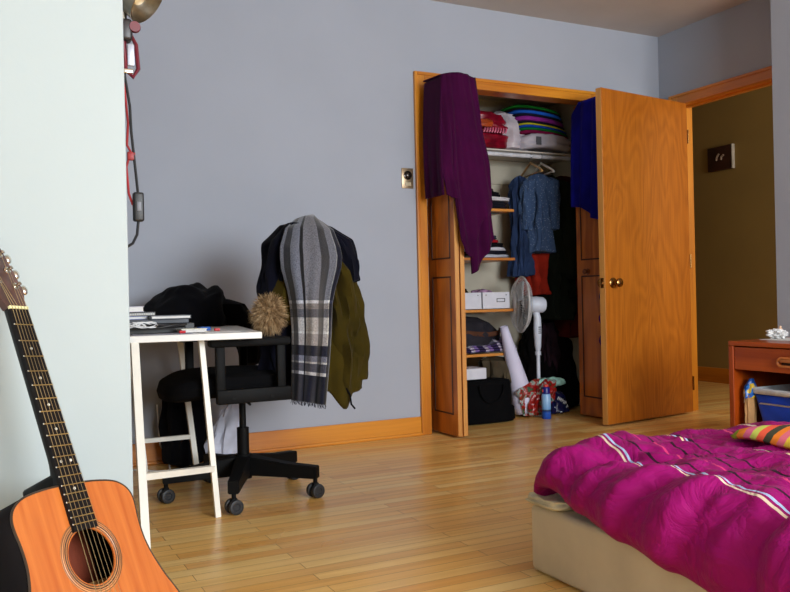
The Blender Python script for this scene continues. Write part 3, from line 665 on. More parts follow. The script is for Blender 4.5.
# plaid scarf
cg = (150, 150, 160); dkk = (52, 52, 62); nv_ = (20, 22, 36); wt = (230, 226, 218)
pm = plaid_mat('grey_plaid_wool', None,
    [(0, (196, 198, 210)), (.06, (84, 84, 92)), (.17, (196, 200, 214)), (.31, (30, 30, 38)), (.37, (202, 200, 206)), (.66, (104, 102, 104)), (.79, (196, 196, 204)), (.91, (255, 255, 250)), (.925, (56, 58, 78))],
    [(0, (150, 151, 156)), (.50, (255, 255, 252)), (.515, (172, 164, 156)), (.55, (120, 118, 120)), (.585, (226, 220, 208)), (.655, (255, 252, 240)), (.67, (206, 198, 188)), (.72, (48, 50, 66)), (.765, (150, 150, 160)), (.80, (236, 232, 222)), (.812, (96, 96, 106)), (.845, (250, 246, 238)), (.856, (34, 36, 54))])
sc = thing('scarf', 'grey, white and navy plaid scarf draped over the coats on the chair', 'scarf', (1.27, 3.15, .36))
SC = [  # v, left px, left py, right px, right py, depth
    (0, 306, 221, 318, 221, 3.42), (.05, 296, 219, 322, 222, 3.30), (.12, 285, 229, 333, 230, 3.22), (.22, 280, 247, 340, 247, 3.17), (.28, 280, 257, 342, 257, 3.155), (.34, 281, 268, 341, 268, 3.145), (.40, 284, 279, 338, 279, 3.137),
    (.45, 287, 289, 335, 289, 3.13), (.52, 290, 304, 332, 304, 3.125), (.65, 292, 330, 331, 331, 3.12), (.8, 292, 360, 329, 363, 3.12), (.9, 292, 381, 327, 386, 3.12), (1, 291.5, 400, 325.5, 405, 3.12)]
def scarf(u, v):
    lx, ly, rx, ry, Y = interp(SC, v); Yb = Y - .045 * math.sin(PI * min(1, max(0, u))) * (1 if v < .5 else 1 - (v - .5) * 1.6 if v < .9 else .36)
    px = lx + (rx - lx) * u; py = ly + (ry - ly) * u + (-6 * math.sin(PI * u) * max(0, 1 - v * 6))
    Yb += .012 * math.sin(u * 16 + v * 3) * min(1, v * 3) + .008 * math.sin(u * 7 - v * 9)
    p = at(px, py, Y=Yb); return p
obj('cloth', sheet(scarf, 46, 70), pm, sc, solid=.006, angle=180)
b = nb(); r = random.Random(3)
for k in range(54):
    u = k / 53; p = scarf(u, .995); q = p + V((r.uniform(-.006, .006), r.uniform(-.003, .003), -r.uniform(.012, .02))); tube(b, [p, (p + q) / 2 + V((r.uniform(-.003, .003), 0, 0)), q], .0011, 4)
obj('fringe', b, M('navy_wool', (24, 26, 42), .95), sc)
SC2 = [(0, 318, 221, 3.28), (.3, 345, 240, 3.2), (.6, 354, 262, 3.17), (1, 357, 272, 3.17)]

# ------------------------------------------------------------------ clip lamp and cords on the short wall's end
nick = M('brushed_nickel', (168, 160, 146), .28, 1, var=.1, scale=40); redm = M('red_cord', (150, 20, 24), .5); red2 = M('dark_red_plastic', (100, 10, 30), .3)
LX = SX + .03; LY = 1.955
lt = thing('clip_lamp', 'brushed metal clip lamp at the top left by the pale wall end', 'lamp', (SX, LY, 1.38))
axd = V((.62, -.35, -.55)).normalized(); oo = V((.292, 1.968, 1.552))
b = nb(); lathe(b, [(.0, -.03), (.016, -.03), (.018, .0), (.024, .012), (.042, .03), (.053, .055), (.057, .085), (.0555, .086), (.051, .056), (.040, .033), (.02, .016), (0, .014)], oo, axd, 40); obj('lamp_shade', b, nick, lt)
b = nb(); lathe(b, [(0, .016), (.018, .018), (.022, .03), (.027, .05), (.022, .066), (0, .072)], oo, axd, 24); obj('bulb', b, M('frosted_bulb', (226, 206, 160), .4), lt)
b = nb(); tube(b, [oo - axd * .03, V((SX + .012, 1.955, 1.52)), V((SX + .012, 1.955, 1.48)), V((SX + .014, 1.955, 1.44))], .008, 12); obj('arm', b, nick, lt)
b = nb(); box(b, (SX + .001, 1.93, 1.405), (SX + .03, 1.968, 1.455), .008, 3); obj('clamp', b, M('black_clamp', (40, 34, 34), .4), lt)
b = nb(); lathe(b, [(0, 0), (.012, 0), (.014, .006), (.012, .012), (0, .012)], (SX + .034, 1.94, 1.437), (0, -1, 0), 18); obj('clamp_knob', b, red2, lt)
t = thing('hook_rack', 'small red and metal clasp hanging on the wall end below the lamp', 'clasp', (SX, 1.94, 1.36))
b = nb(); box(b, (SX + .018, 1.94, 1.35), (SX + .034, 1.95, 1.40), .003); obj('tag_plate', b, M('silver_tag', (190, 195, 210), .3, .3), t)
b = nb(); tube(b, [(SX + .012, 1.945, 1.405), (SX + .026, 1.945, 1.425), (SX + .038, 1.945, 1.40), (SX + .042, 1.945, 1.345), (SX + .03, 1.945, 1.325), (SX + .014, 1.945, 1.34)], .005, 8, closed=True); obj('loop', b, red2, t)
b = nb(); box(b, (SX + .001, 1.938, 1.332), (SX + .03, 1.952, 1.342), .002); tube(b, [(SX + .006, 1.945, 1.405), (SX + .006, 1.945, 1.335)], .003, 8); obj('bracket', b, M('chrome', (215, 210, 200), .15, 1), t)
b = nb(); tube(b, [(SX + .008, 1.95, 1.335), (SX + .012, 1.95, 1.29), (SX + .018, 1.952, 1.22), (SX + .014, 1.95, 1.17), (SX + .022, 1.95, 1.155), (SX + .012, 1.95, 1.12), (SX + .016, 1.952, 1.06), (SX + .024, 1.952, 1.035), (SX + .034, 1.952, 1.03)], .0028, 8)
box(b, (SX + .014, 1.945, 1.135), (SX + .032, 1.955, 1.155), .003); tag(obj('cord', b, redm), 'thin red cord hanging down the end of the pale wall', 'cord')
t = thing('power_cord', 'black power cord with inline switch hanging at the pale wall end', 'cord', (SX + .03, 1.95, .95))
b = nb(); tube(b, [(SX + .010, 1.948, 1.40), (SX + .012, 1.948, 1.33), (SX + .022, 1.948, 1.26), (SX + .024, 1.948, 1.20), (SX + .030, 1.948, 1.13), (SX + .036, 1.948, 1.06)], .0032, 8); tube(b, [(SX + .036, 1.948, 1.0), (SX + .032, 1.948, .965), (SX + .022, 1.948, .945), (SX + .006, 1.948, .935)], .0032, 8); obj('wire', b, blackp, t)
b = nb(); box(b, (SX + .024, 1.938, .995), (SX + .048, 1.958, 1.062), .005, 3); obj('inline_switch', b, blackp, t)
b = nb(); box(b, (SX + .031, 1.935, 1.018), (SX + .041, 1.940, 1.04), .002); obj('switch_rocker', b, M('grey_rocker', (110, 112, 120), .5), t)

# ------------------------------------------------------------------ cloths hanging over the closet doors
plum = fabric('plum_terry', (60, 8, 50), var=.12, scale=6, bmp=.45, weave=500, sheen=.1); 
PT = [  # v, left px, py, right px, py   purple towel; hangs over door_2 top
    (0, 426, 82, 463, 76), (.12, 426, 108, 468, 105), (.3, 427, 145, 474, 142), (.5, 429, 185, 481, 185), (.62, 432, 208, 485, 215), (.74, 437, 225, 487, 234), (.86, 445, 240, 482, 250), (1, 455, 252, 470, 270)]
def towel(u, v):
    lx, ly, rx, ry = interp(PT, v); px = lx + (rx - lx) * u; py = ly + (ry - ly) * u
    Y = 3.972 + .03 * math.sin(u * 15 + v * 1.5) * (.3 + .7 * v) + .012 * math.sin(u * 33 + 2 + v * 4) * v - .02 * math.sin(PI * u)
    return at(px, py, Y=Y)
t = thing('towel', 'plum purple towel hung over the left folding closet door', 'towel', (2.45, 4.0, 1.0))
def tw_main(u, v):
    # drape: over the leaf tops, down the left face and round the free edge
    w = u; 
    zt_ = 2.035 + .022 * math.sin(PI * min(1, u * 1.0))
    bot = interp([(0, 1.37), (.22, 1.35), (.26, 1.12), (.36, 1.04), (.5, 1.02), (.58, 1.12), (.72, 1.24), (1, 1.31)], u)[0]
    z = zt_ + (bot - zt_) * v
    x = interp([(0, 2.298, 2.512), (.3, 2.288, 2.55), (.7, 2.284, 2.60), (1, 2.31, 2.63)], v); xx = x[0] + (x[1] - x[0]) * u
    y = 3.955 + .05 * noise.noise(V((u * 3.6 + v * .8, v * 1.1, 3))) * (.25 + .75 * v) + .018 * noise.noise(V((u * 9 - v * 1.5, v * 2, 8))) - .012 * math.sin(PI * u) 
    return V((xx, y, z))
obj('front_fall', sheet(tw_main, 60, 60), plum, t, solid=.007, angle=180)
def tw_back(u, v):
    bot = interp([(0, .93), (.25, .95), (.6, 1.04), (1, 1.13)], u)[0]
    zt_ = 2.052; z = zt_ + (bot - zt_) * v; xx = 2.462 + (.075 + .10 * v) * u + .01 * v
    return V((xx + .03 * v * (1 - u), 3.985 + .10 * (1 - u) * .3 + .014 * math.sin(u * 12 + v * 3) * v, z))
obj('rear_fall', sheet(tw_back, 26, 40), plum, t, solid=.007, angle=180)
def tw_top(u, v):
    return V((2.288 + .227 * u + .0 * v, 3.955 + .20 * v, 2.035 + .012 * v + .022 * math.sin(PI * min(1, u * 1.0)) * (1 - v)))
obj('top_fold', sheet(tw_top, 30, 12), plum, t, solid=.007, angle=180)
def tw_left(u, v):
    z = 2.035 + (1.37 - 2.035) * v; return V((2.298 - .012 * math.sin(v * 3) - .006 * math.sin(u * 14) * v, 3.955 + .2 * u, z))
obj('side_fall', sheet(tw_left, 20, 30), plum, t, solid=.007, angle=180)

royal = fabric('royal_blue_cloth', (24, 26, 150), var=.15, bmp=.2, sheen=.1)
t = thing('blue_garment', 'royal blue cloth hung over the right folding closet door', 'garment', (3.5, 4.15, 1.25))
def bl(u, v):
    y = 4.305 - .325 * u; top = 2.045; bot = interp([(0, 1.37), (.3, 1.36), (.55, 1.29), (.75, 1.27), (.85, 1.1), (1, 1.0)], u)[0]; z = top + (bot - top) * v
    if v < .1 and u < .3: y -= (.3 - u) * .25 * (1 - v / .1)
    return V((3.485 - .022 * (1 + math.sin(u * 19 + v * 2)) * (.25 + .75 * v), y - .02 * v * (1 - u), z))
obj('front_fall', sheet(bl, 44, 44), royal, t, solid=.004, angle=180)
def bl2(u, v): return V((3.485 + .10 * v, 4.22 - .24 * u, 2.047 + .008 * math.sin(v * PI)))
obj('top_fold', sheet(bl2, 20, 8), royal, t, solid=.004, angle=180)
def bl3(u, v): return V((3.585 + .008 * math.sin(u * 15), 4.24 - .24 * u, 2.047 - .5 * v))
obj('rear_fall', sheet(bl3, 20, 20), royal, t, solid=.004, angle=180)
# violet scarf hanging low beside the hall door
violet = fabric('violet_knit', (66, 26, 130), bmp=.4)
def vs(u, v): return V((3.472 + .012 * math.sin(u * 10 + v * 20), 4.05 - .06 * u + .01 * math.sin(v * 25), .92 - .5 * v))
tag(obj('scarf', sheet(vs, 10, 40), violet, solid=.008, angle=180), 'narrow violet scarf hanging low on the right folding door', 'scarf')

# ------------------------------------------------------------------ closet fittings
shelf_w = M('white_painted_shelf', (206, 200, 190), .55, var=.03)
b = nb(); box(b, (2.2, 4.60, 1.774), (3.8, 4.95, 1.784), .002); tag(obj('closet_shelf', b, shelf_w, smooth=False), 'long white shelf board across the top of the closet', 'shelf')
b = nb(); tube(b, [(2.2, 4.64, 1.757), (3.8, 4.64, 1.757)], .0145, 20); tag(obj('closet_rod', b, M('white_rod', (215, 215, 222), .35)), 'white clothes rod under the top closet shelf', 'rod')
shm = wood('orange_shelf_wood', (176, 100, 36), (214, 140, 60), 'X', rings=2, rough=.4)
sx1 = 3.165; shz = [(1.375, 'uppermost'), (1.052, 'second'), (.714, 'third'), (.425, 'lowest')]
shl = ['under the black and white folded clothes', 'under the dark red folded clothes', 'under the two white boxes', 'under the checked shirt']
for (z, nm), extra in zip(shz, shl):
    b = nb(); box(b, (2.2, 4.53, z - .018), (sx1, 4.95, z), .003)
    sh = tag(obj('wooden_shelf', b, shm, smooth=False), f'short orange wooden closet shelf, {nm} of four, {extra}', 'shelf', 'short wooden shelves in the closet')
b = nb(); box(b, (3.03, 4.60, 1.352), (3.09, 4.66, 1.356)); tube(b, [(3.06, 4.94, 1.352), (3.06, 4.75, 1.34), (3.06, 4.94, 1.29)], .008, 8); tag(obj('shelf_bracket', b, blackp), 'small dark bracket below the uppermost wooden shelf', 'bracket')

def slab(w, d, h, seed, r=.35, sag=.0, am=.004):
    """one folded garment: rounded pillow-like slab with a fold line"""
    def f(u, v):
        a = 2 * PI * u; c_, s_ = math.cos(a), math.sin(a); n = 5; q = (abs(c_) ** n + abs(s_) ** n) ** (-1 / n)
        rr, zz = interp([(0, 0, 0), (.12, .9, 0), (.25, .985, .12), (.38, 1.0, .3), (.46, .985, .44), (.5, .96, .5), (.54, .985, .56), (.62, 1.0, .7), (.75, .985, .88), (.88, .9, 1), (1, 0, 1)], v)
        x = c_ * q * w / 2 * rr; y = s_ * q * d / 2 * rr
        z = zz * h - sag * (2 * x / w) ** 2 + am * noise.noise(V((x * 18 + seed, y * 18, zz * 2)))* (1 if zz > .1 else .2)
        e = 1 + am * 2 * noise.noise(V((c_ * 2 + seed, s_ * 2, zz * 4))) / max(.05, w / 2)
        return V((x * e, y * e, max(z, -sag)))
    return sheet(f, 48, 20)
def pile(items, cx, cy, z, group):
    for i, (w, d, h, col, name, cat, label, ox) in enumerate(items):
        b = slab(w, d, h, i * 3.1 + cx * 7 + z); R = Matrix.Translation((cx + ox, cy, z + .0015)) @ Matrix.Rotation(rnd.uniform(-.06, .06), 4, 'Z')
        m = fabric(f'cloth_{"_".join(map(str, col))}', col, bmp=.35); tag(obj(name, rot_bm(b, R), m, angle=180), label, cat, group); z += h + .001
    return z
BK = (13, 13, 18)
pile([(.30, .28, .052, (26, 26, 34), 'folded_sweater', 'folded clothes', 'dark grey folded sweater at the bottom of the uppermost closet pile', .0),
      (.32, .28, .028, (200, 196, 200), 'folded_shirt', 'folded clothes', 'white folded shirt draped over the dark sweater on the uppermost wooden shelf', .015),
      (.27, .25, .035, BK, 'folded_shirt', 'folded clothes', 'black folded shirt lying directly on the white shirt, uppermost wooden shelf', -.03),
      (.22, .22, .022, (24, 22, 32), 'folded_shirt', 'folded clothes', 'thin black folded top, highest in the uppermost wooden shelf pile', -.05)], 3.0, 4.69, 1.375, 'folded clothes on the uppermost wooden shelf')
pile([(.27, .28, .022, (170, 172, 182), 'folded_shirt', 'folded clothes', 'light grey folded shirt at the bottom of the second shelf pile', .02),
      (.29, .28, .022, (26, 26, 36), 'folded_shirt', 'folded clothes', 'black folded shirt between two light ones on the second shelf', .0),
      (.27, .27, .024, (190, 188, 196), 'folded_shirt', 'folded clothes', 'pale folded shirt under the black sweater on the second shelf', .0),
      (.28, .27, .028, BK, 'folded_sweater', 'folded clothes', 'black folded sweater below the red one on the second shelf', -.02),
      (.25, .25, .020, (140, 22, 30), 'folded_shirt', 'folded clothes', 'dark red folded shirt in the second shelf pile', -.04),
      (.26, .25, .03, (44, 46, 58), 'folded_sweater', 'folded clothes', 'charcoal folded sweater topping the second shelf pile', -.06)], 3.0, 4.69, 1.052, 'folded clothes on the second wooden shelf')
# white boxes
bxm = M('white_cardboard', (210, 210, 220), .6, var=.03)
for i, (x0, x1, lab, lb) in enumerate(((2.69, 2.905, False, 'plain white cardboard box, left of two, on the third shelf'), (2.908, 3.125, True, 'white cardboard box with a dark label frame on the third shelf'))):
    t = thing('storage_box', lb, 'box', ((x0 + x1) / 2, 4.66, .714), 'white storage boxes on the third wooden shelf')
    b = nb(); z0, z1, y0, y1 = .7155, .825, 4.545, 4.79; w_ = .003
    box(b, (x0, y0, z0), (x1, y0 + w_, z1)); box(b, (x0, y1 - w_, z0), (x1, y1, z1)); box(b, (x0, y0, z0), (x0 + w_, y1, z1)); box(b, (x1 - w_, y0, z0), (x1, y1, z1)); box(b, (x0, y0, z0), (x1, y1, z0 + w_))
    obj('carton', b, bxm, t, smooth=False)
    for xx in (x0 + .03, x1 - .03):
        b = nb(); lathe(b, [(0, 0), (.004, 0), (.004, .0015), (0, .002)], (xx, y0, z1 - .018), (0, -1, 0), 10); obj('rivet', b, M('grey_metal', (120, 120, 124), .4, .7), t)
    if lab:
        b = nb(); X0, X1, Z0, Z1 = 3.02, 3.085, .76, .785
        for lo, hi in (((X0, Z0), (X1, Z0 + .004)), ((X0, Z1 - .004), (X1, Z1)), ((X0, Z0), (X0 + .004, Z1)), ((X1 - .004, Z0), (X1, Z1))): box(b, (lo[0], y0 - .002, lo[1]), (hi[0], y0, hi[1]))
        obj('label_frame', b, M('dark_label_frame', (48, 46, 50), .4), t, smooth=False)
b = loft([(0, 2.79, 4.665, .73, .05, .06), (.1, 2.79, 4.665, .74, .085, .09), (.6, 2.79, 4.665, .81, .085, .09), (.9, 2.79, 4.665, .853, .06, .06), (1, 2.79, 4.665, .86, .01, .01)], 16, 28, .01, 30, seed=4); tag(obj('socks', b, fabric('cloth_black', BK)), 'black clothing bundled in the plain white box', 'clothing')
b = loft([(0, 3.0, 4.665, .73, .05, .06), (.1, 3.0, 4.665, .74, .085, .09), (.6, 3.0, 4.665, .80, .088, .09), (.9, 2.98, 4.665, .840, .06, .06), (1, 2.98, 4.665, .846, .01, .01)], 16, 28, .012, 30, seed=14); tag(obj('socks', b, fabric('mauve', (150, 120, 150), var=.4, scale=40)), 'mauve patterned clothing bundled in the label-fronted white box', 'clothing')
# bag, plaid shirt on lowest shelf
t = thing('travel_bag', 'dark grey-brown soft travel bag lying on the lowest wooden shelf', 'bag', (2.95, 4.7, .425))
obj('body', loft([(0, 2.9, 4.70, .475, .14, .08), (.06, 2.9, 4.70, .48, .20, .13), (.4, 2.9, 4.70, .55, .215, .15), (.75, 2.87, 4.70, .625, .17, .12), (.93, 2.85, 4.70, .66, .10, .07), (1, 2.85, 4.70, .667, .02, .02)], 26, 44, .012, 14, seed=6), fabric('charcoal_canvas', (44, 42, 48)), t)
def strapf(u, v): 
    a = -PI * .95 + PI * .9 * u; return V((2.9 + .222 * math.cos(a), 4.70 + .158 * math.sin(a), .545 + .03 * v + .01 * math.sin(u * 8)))
obj('strap', sheet(strapf, 24, 3), fabric('brown_webbing', (84, 54, 40)), t, solid=.004)
pl = plaid_mat('purple_check', None, [(i / 12, ((150, 120, 190), (60, 46, 90), (210, 200, 220))[i % 3]) for i in range(12)], [(i / 12, ((255, 255, 255), (120, 110, 140))[i % 2]) for i in range(12)])
b = sheet(lambda u, v: V((2.72 + .44 * u + .01 * math.sin(v * 9), 4.535 + .012 * math.sin(u * 26) + .15 * (1 - v) ** 2 * (1 if v < .4 else .25), .50 - .065 * v + .045 * noise.noise(V((u * 5, v * 2, 1))) * (1 - v) + .03 * u * (1 - v))), 50, 16)
tag(obj('checked_shirt', b, pl, solid=.006, angle=180), 'purple and white checked shirt stuffed below the travel bag', 'shirt')
b = loft([(0, 2.78, 4.60, .43, .08, .04), (.1, 2.78, 4.60, .434, .10, .055), (.6, 2.79, 4.60, .46, .10, .06), (1, 2.80, 4.6, .48, .03, .02)], 12, 30, .008, 20, seed=9); tag(obj('dark_shirt', b, fabric('navy_cloth', (26, 28, 50))), 'navy shirt crumpled beside the checked shirt on lowest shelf', 'shirt')
# brown fabric hanging below the lowest shelf, white book, black tote
t = thing('brown_bag', 'olive-brown cloth bag slumped below the lowest wooden shelf', 'bag', (3.0, 4.6, .25))
obj('body', loft([(0, 3.04, 4.60, .16, .05, .04), (.06, 3.04, 4.60, .17, .09, .06), (.5, 3.04, 4.57, .28, .125, .08), (.85, 3.02, 4.57, .375, .125, .08), (1, 3.0, 4.60, .398, .03, .02)], 24, 40, .018, 18, seed=19), fabric('olive_brown_canvas', (72, 62, 48)), t)
obj('pocket', loft([(0, 3.08, 4.50, .23, .02, .01), (.1, 3.08, 4.50, .235, .045, .02), (.8, 3.085, 4.505, .30, .045, .02), (1, 3.085, 4.51, .31, .03, .01)], 14, 24, .006, 20, seed=29), fabric('olive_brown_canvas', (72, 62, 48)), t)
b = nb(); box(b, (2.58, 4.36, .283), (2.81, 4.52, .352), .004); tag(obj('white_box', b, bxm, smooth=False), 'flat white box lying on the black tote bag in the closet', 'box')
t = thing('tote_bag', 'large black cloth tote bag standing on the closet floor', 'bag', (2.8, 4.45, 0))
def tote(u, v):
    a = 2 * PI * u; c_, s_ = math.cos(a), math.sin(a); n = 4; q = (abs(c_) ** n + abs(s_) ** n) ** (-1 / n)
    rr, zz = interp([(0, .0, 0), (.05, .9, 0), (.1, 1, .02), (.5, .97, .14), (.85, .93, .25), (.95, .88, .27), (1, 0, .278)], v)
    f_ = 1 + .05 * noise.noise(V((c_ * 3, s_ * 3, zz * 6)))
    return V((2.80 + c_ * q * .215 * rr * f_ + .02 * (zz < .1), 4.44 + s_ * q * .115 * rr * f_, zz + .002))
obj('body', sheet(tote, 56, 30), fabric('black_nylon_cloth', (10, 10, 12)), t)
def hdl(u, v): 
    a = PI * u; return V((2.82 + .09 * math.cos(a), 4.318 + .008 * v, .245 - .11 * math.sin(a)))
b = nb(); tube(b, [hdl(k / 16, 0) for k in range(17)], .007, 8); obj('handle', b, fabric('black_nylon_cloth', (10, 10, 12)), t)
# top shelf goods
t = thing('red_cushion', 'crimson quilted bag lying on the left of the top closet shelf', 'bag', (3.02, 4.72, 1.784))
crim = M('crimson_plastic', (124, 8, 32), .3, var=.25, scale=14, bmp=.25, bscale=30); 
b = slab(.42, .26, .10, 2.2, am=.014); obj('lower_bundle', rot_bm(b, Matrix.Translation((2.98, 4.71, 1.786)) @ Matrix.Rotation(.05, 4, 'Z')), crim, t, angle=180)
b = slab(.40, .25, .13, 5.2, am=.018, sag=.02); obj('upper_bundle', rot_bm(b, Matrix.Translation((2.98, 4.72, 1.90)) @ Matrix.Rotation(-.05, 4, 'Z')), crim, t, angle=180)
b = nb()
for k in range(9): 
    x = 2.97 + k * .021; tube(b, [(x, 4.578, 1.885), (x + .006, 4.572, 1.90), (x + .012, 4.58, 1.918)], .006, 6)
obj('ruffle', b, M('pink_ruffle', (196, 90, 120), .5), t)
b = slab(.22, .2, .05, 8, am=.01); obj('orange_patch', rot_bm(b, Matrix.Translation((2.93, 4.645, 1.935)) @ Matrix.Rotation(.25, 4, 'X')), M('orange_brown_wrap', (176, 74, 30), .4, var=.2), t, angle=180)
t = thing('white_bundle', 'bulky white bedding bag on the middle of the top closet shelf', 'bedding', (3.25, 4.72, 1.784))
whm = M('translucent_white_plastic', (196, 186, 194), .35, var=.08, bmp=.3, bscale=40)
obj('main_bundle', rot_bm(loft([(0, 3.25, 4.74, 1.787, .12, .08), (.08, 3.25, 4.74, 1.80, .155, .13), (.5, 3.24, 4.74, 1.92, .13, .13), (.85, 3.22, 4.74, 2.04, .09, .10), (1, 3.2, 4.74, 2.07, .02, .02)], 26, 40, .018, 14, seed=40), Matrix()), whm, t)
t2 = thing('white_pillow', 'white pillow with a small grey tag under the striped textiles', 'pillow', (3.5, 4.7, 1.784))
b = slab(.42, .28, .10, 11, am=.01, sag=.025); obj('cushion', rot_bm(b, Matrix.Translation((3.50, 4.71, 1.812))), M('pale_grey_cotton', (178, 172, 182), .8, var=.05, bmp=.3), t2, angle=180)
b = nb(); box(b, (3.385, 4.562, 1.825), (3.425, 4.568, 1.88), .001); obj('tag', b, M('grey_tag', (84, 84, 90), .6), t2)
cols = [((110, 20, 60), 'maroon'), ((20, 110, 50), 'green'), ((24, 70, 170), 'blue'), ((200, 190, 40), 'yellow'), ((28, 24, 40), 'black'), ((130, 40, 130), 'violet'), ((26, 26, 44), 'dark navy'), ((30, 90, 190), 'bright blue'), ((24, 28, 30), 'charcoal'), ((24, 120, 40), 'grass green')]
z = 1.905
hs = [.022, .016, .016, .010, .016, .030, .016, .022, .012, .018]
for i, ((c, nme), h) in enumerate(zip(cols, hs)):
    def f(u, v, z=z, h=h, i=i):
        a = 2 * PI * u; c_, s_ = math.cos(a), math.sin(a); n = 5; q = (abs(c_) ** n + abs(s_) ** n) ** (-1 / n)
        rr, zz = interp([(0, 0, 0), (.2, .96, .02), (.5, 1, .5), (.8, .96, .98), (1, 0, 1)], v); x = c_ * q * .205 * rr; y = s_ * q * .13 * rr
        return V((3.495 - .008 * i + x, 4.70 + y, z + zz * h - .32 * max(0, x + .12) ** 2 - .2 * max(0, -x - .1) ** 2 + .003 * noise.noise(V((x * 12, i, 0)))))
    tag(obj('folded_blanket', sheet(f, 40, 12), fabric(f'stack_{i}', c, bmp=.2), angle=180), f'{nme} folded textile in the colourful stack on the top closet shelf', 'folded textile', 'colourful stack on the top closet shelf'); z += h + .001

# hangers and hanging clothes
def hanger(x, rz, m, label):
    t = thing('clothes_hanger', label, 'hanger', (x, 4.64, 1.70), 'hangers on the closet rod')
    R = Matrix.Translation((x, 4.64, 1.757)) @ Matrix.Rotation(rz, 4, 'Z')
    b = nb(); tube(b, [R @ V((.0, .018 * math.cos(a) , .018 * math.sin(a))) for a in [PI * 1.25 - k * PI * 1.15 / 10 for k in range(11)]] + [R @ V((0, .012, -.02)), R @ V((0, 0, -.045))], .0022, 8); obj('hook', b, M('steel', (200, 200, 205), .25, 1), t)
    b = nb(); tube(b, [R @ V((0, -.19, -.13)), R @ V((0, -.17, -.115)), R @ V((0, 0, -.045)), R @ V((0, .17, -.115)), R @ V((0, .19, -.13))], .008, 10); obj('shoulder_bar', b, m, t)
    b = nb(); tube(b, [R @ V((0, -.185, -.128)), R @ V((0, .185, -.128))], .005, 8); obj('trouser_bar', b, m, t)
    return t
hw = wood('hanger_wood', (150, 108, 60), (190, 150, 96), 'Y', rings=2, rough=.4)
hanger(3.385, -.22, hw, 'bare light wooden clothes hanger in front on the closet rod')
hanger(3.475, -.2, M('white_plastic', (225, 222, 215), .4), 'white plastic hanger behind the wooden one on the closet rod')
def garment(name, label, cat, x, y, z0, z1, w, th, m, rz=0, seed=0, sleeves=True, taper=1.15):
    t = thing(name, label, cat, (x, y, z0), 'clothes hanging in the closet')
    R = Matrix.Translation((x, y, 0)) @ Matrix.Rotation(rz, 4, 'Z'); h = z1 - z0
    rings = [(0, 0, 0, z0, th * .3, w * .42 * taper), (.02, 0, 0, z0 + .004, th * 1.0, w * .5 * taper), (.3, 0, 0, z0 + h * .3, th, w * .48 * taper), (.62, 0, 0, z0 + h * .65, th * .9, w * .47), (.85, 0, 0, z1 - h * .10, th * .75, w * .5), (.95, 0, 0, z1 - h * .03, th * .5, w * .3), (1, 0, 0, z1, th * .3, w * .12)]
    obj('body', rot_bm(loft(rings, 44, 56, .016, 12, seed=seed), R), m, t)
    if sleeves:
        for s in (-1, 1):
            L = h * .72; b = loft([(0, 0, s * w * .62, z1 - L, .015, .02), (.03, 0, s * w * .62, z1 - L + .005, .035, .042), (.5, 0, s * w * .60, z1 - L * .5, .045, .052), (.88, 0, s * w * .50, z1 - h * .1, .05, .06), (1, 0, s * w * .36, z1 - h * .05, .02, .03)], 26, 26, .008, 16, seed=seed + s)
            obj('sleeve', rot_bm(b, R), m, t)
    return t
dm, nt, bb = nodes('dotted_blue_denim'); vo = N(nt, 'ShaderNodeTexVoronoi', _Scale=70.0); nt.links.new(coords(nt), vo.inputs['Vector'])
nt.links.new(ramp(nt, [(.0, (130, 140, 160)), (.17, (110, 124, 150)), (.22, (52, 76, 112)), (1, (44, 66, 100))], vo.outputs['Distance']), bb.inputs['Base Color']); bb.inputs['Roughness'].default_value = .9
garment('dark_dress', 'dark blue garment hanging behind the denim dress', 'garment', 3.345, 4.72, .93, 1.63, .12, .04, fabric('dark_denim', (40, 54, 84)), .7, 3, sleeves=False)
garment('denim_dress', 'dotted blue denim dress with long sleeves hanging in front on rod', 'dress', 3.44, 4.62, 1.09, 1.635, .14, .045, dm, 1.0, 5)
garment('red_skirt', 'rust red garment hanging low behind the denim dress', 'garment', 3.46, 4.74, .80, 1.60, .18, .04, fabric('rust_red', (150, 40, 26)), .6, 9, sleeves=False)
garment('black_coat', 'dark green-black coat hanging right of the red garment', 'coat', 3.585, 4.70, .62, 1.64, .32, .06, fabric('dark_green_wool', (24, 30, 24)), .15, 13)
garment('maroon_coat', 'dark maroon coat hanging at the right end of the rod', 'coat', 3.69, 4.70, .50, 1.64, .34, .05, fabric('dark_maroon', (70, 20, 18)), .1, 17)
garment('long_coat', 'black long coat hanging deep at the closet right side', 'coat', 3.52, 4.84, .35, 1.62, .12, .07, fabric('near_black', (12, 10, 11)), 1.4, 27, sleeves=False)
# dark laundry heap at closet right
t = thing('laundry_heap', 'heap of dark clothes piled on the closet floor behind the bags', 'clothes pile', (3.58, 4.75, 0))
obj('lower_mound', loft([(0, 3.58, 4.74, .003, .1, .08), (.04, 3.58, 4.74, .02, .205, .17), (.4, 3.58, 4.76, .22, .205, .16), (.8, 3.60, 4.79, .46, .18, .13), (1, 3.6, 4.82, .62, .08, .06)], 34, 50, .03, 9, seed=51), fabric('near_black', (12, 10, 11)), t)
obj('upper_mound', loft([(0, 3.55, 4.66, .2, .02, .02), (.1, 3.55, 4.67, .22, .07, .05), (.5, 3.55, 4.69, .40, .08, .06), (1, 3.57, 4.74, .6, .03, .03)], 24, 36, .02, 14, seed=57), fabric('dark_plum_cloth', (40, 26, 34)), t)

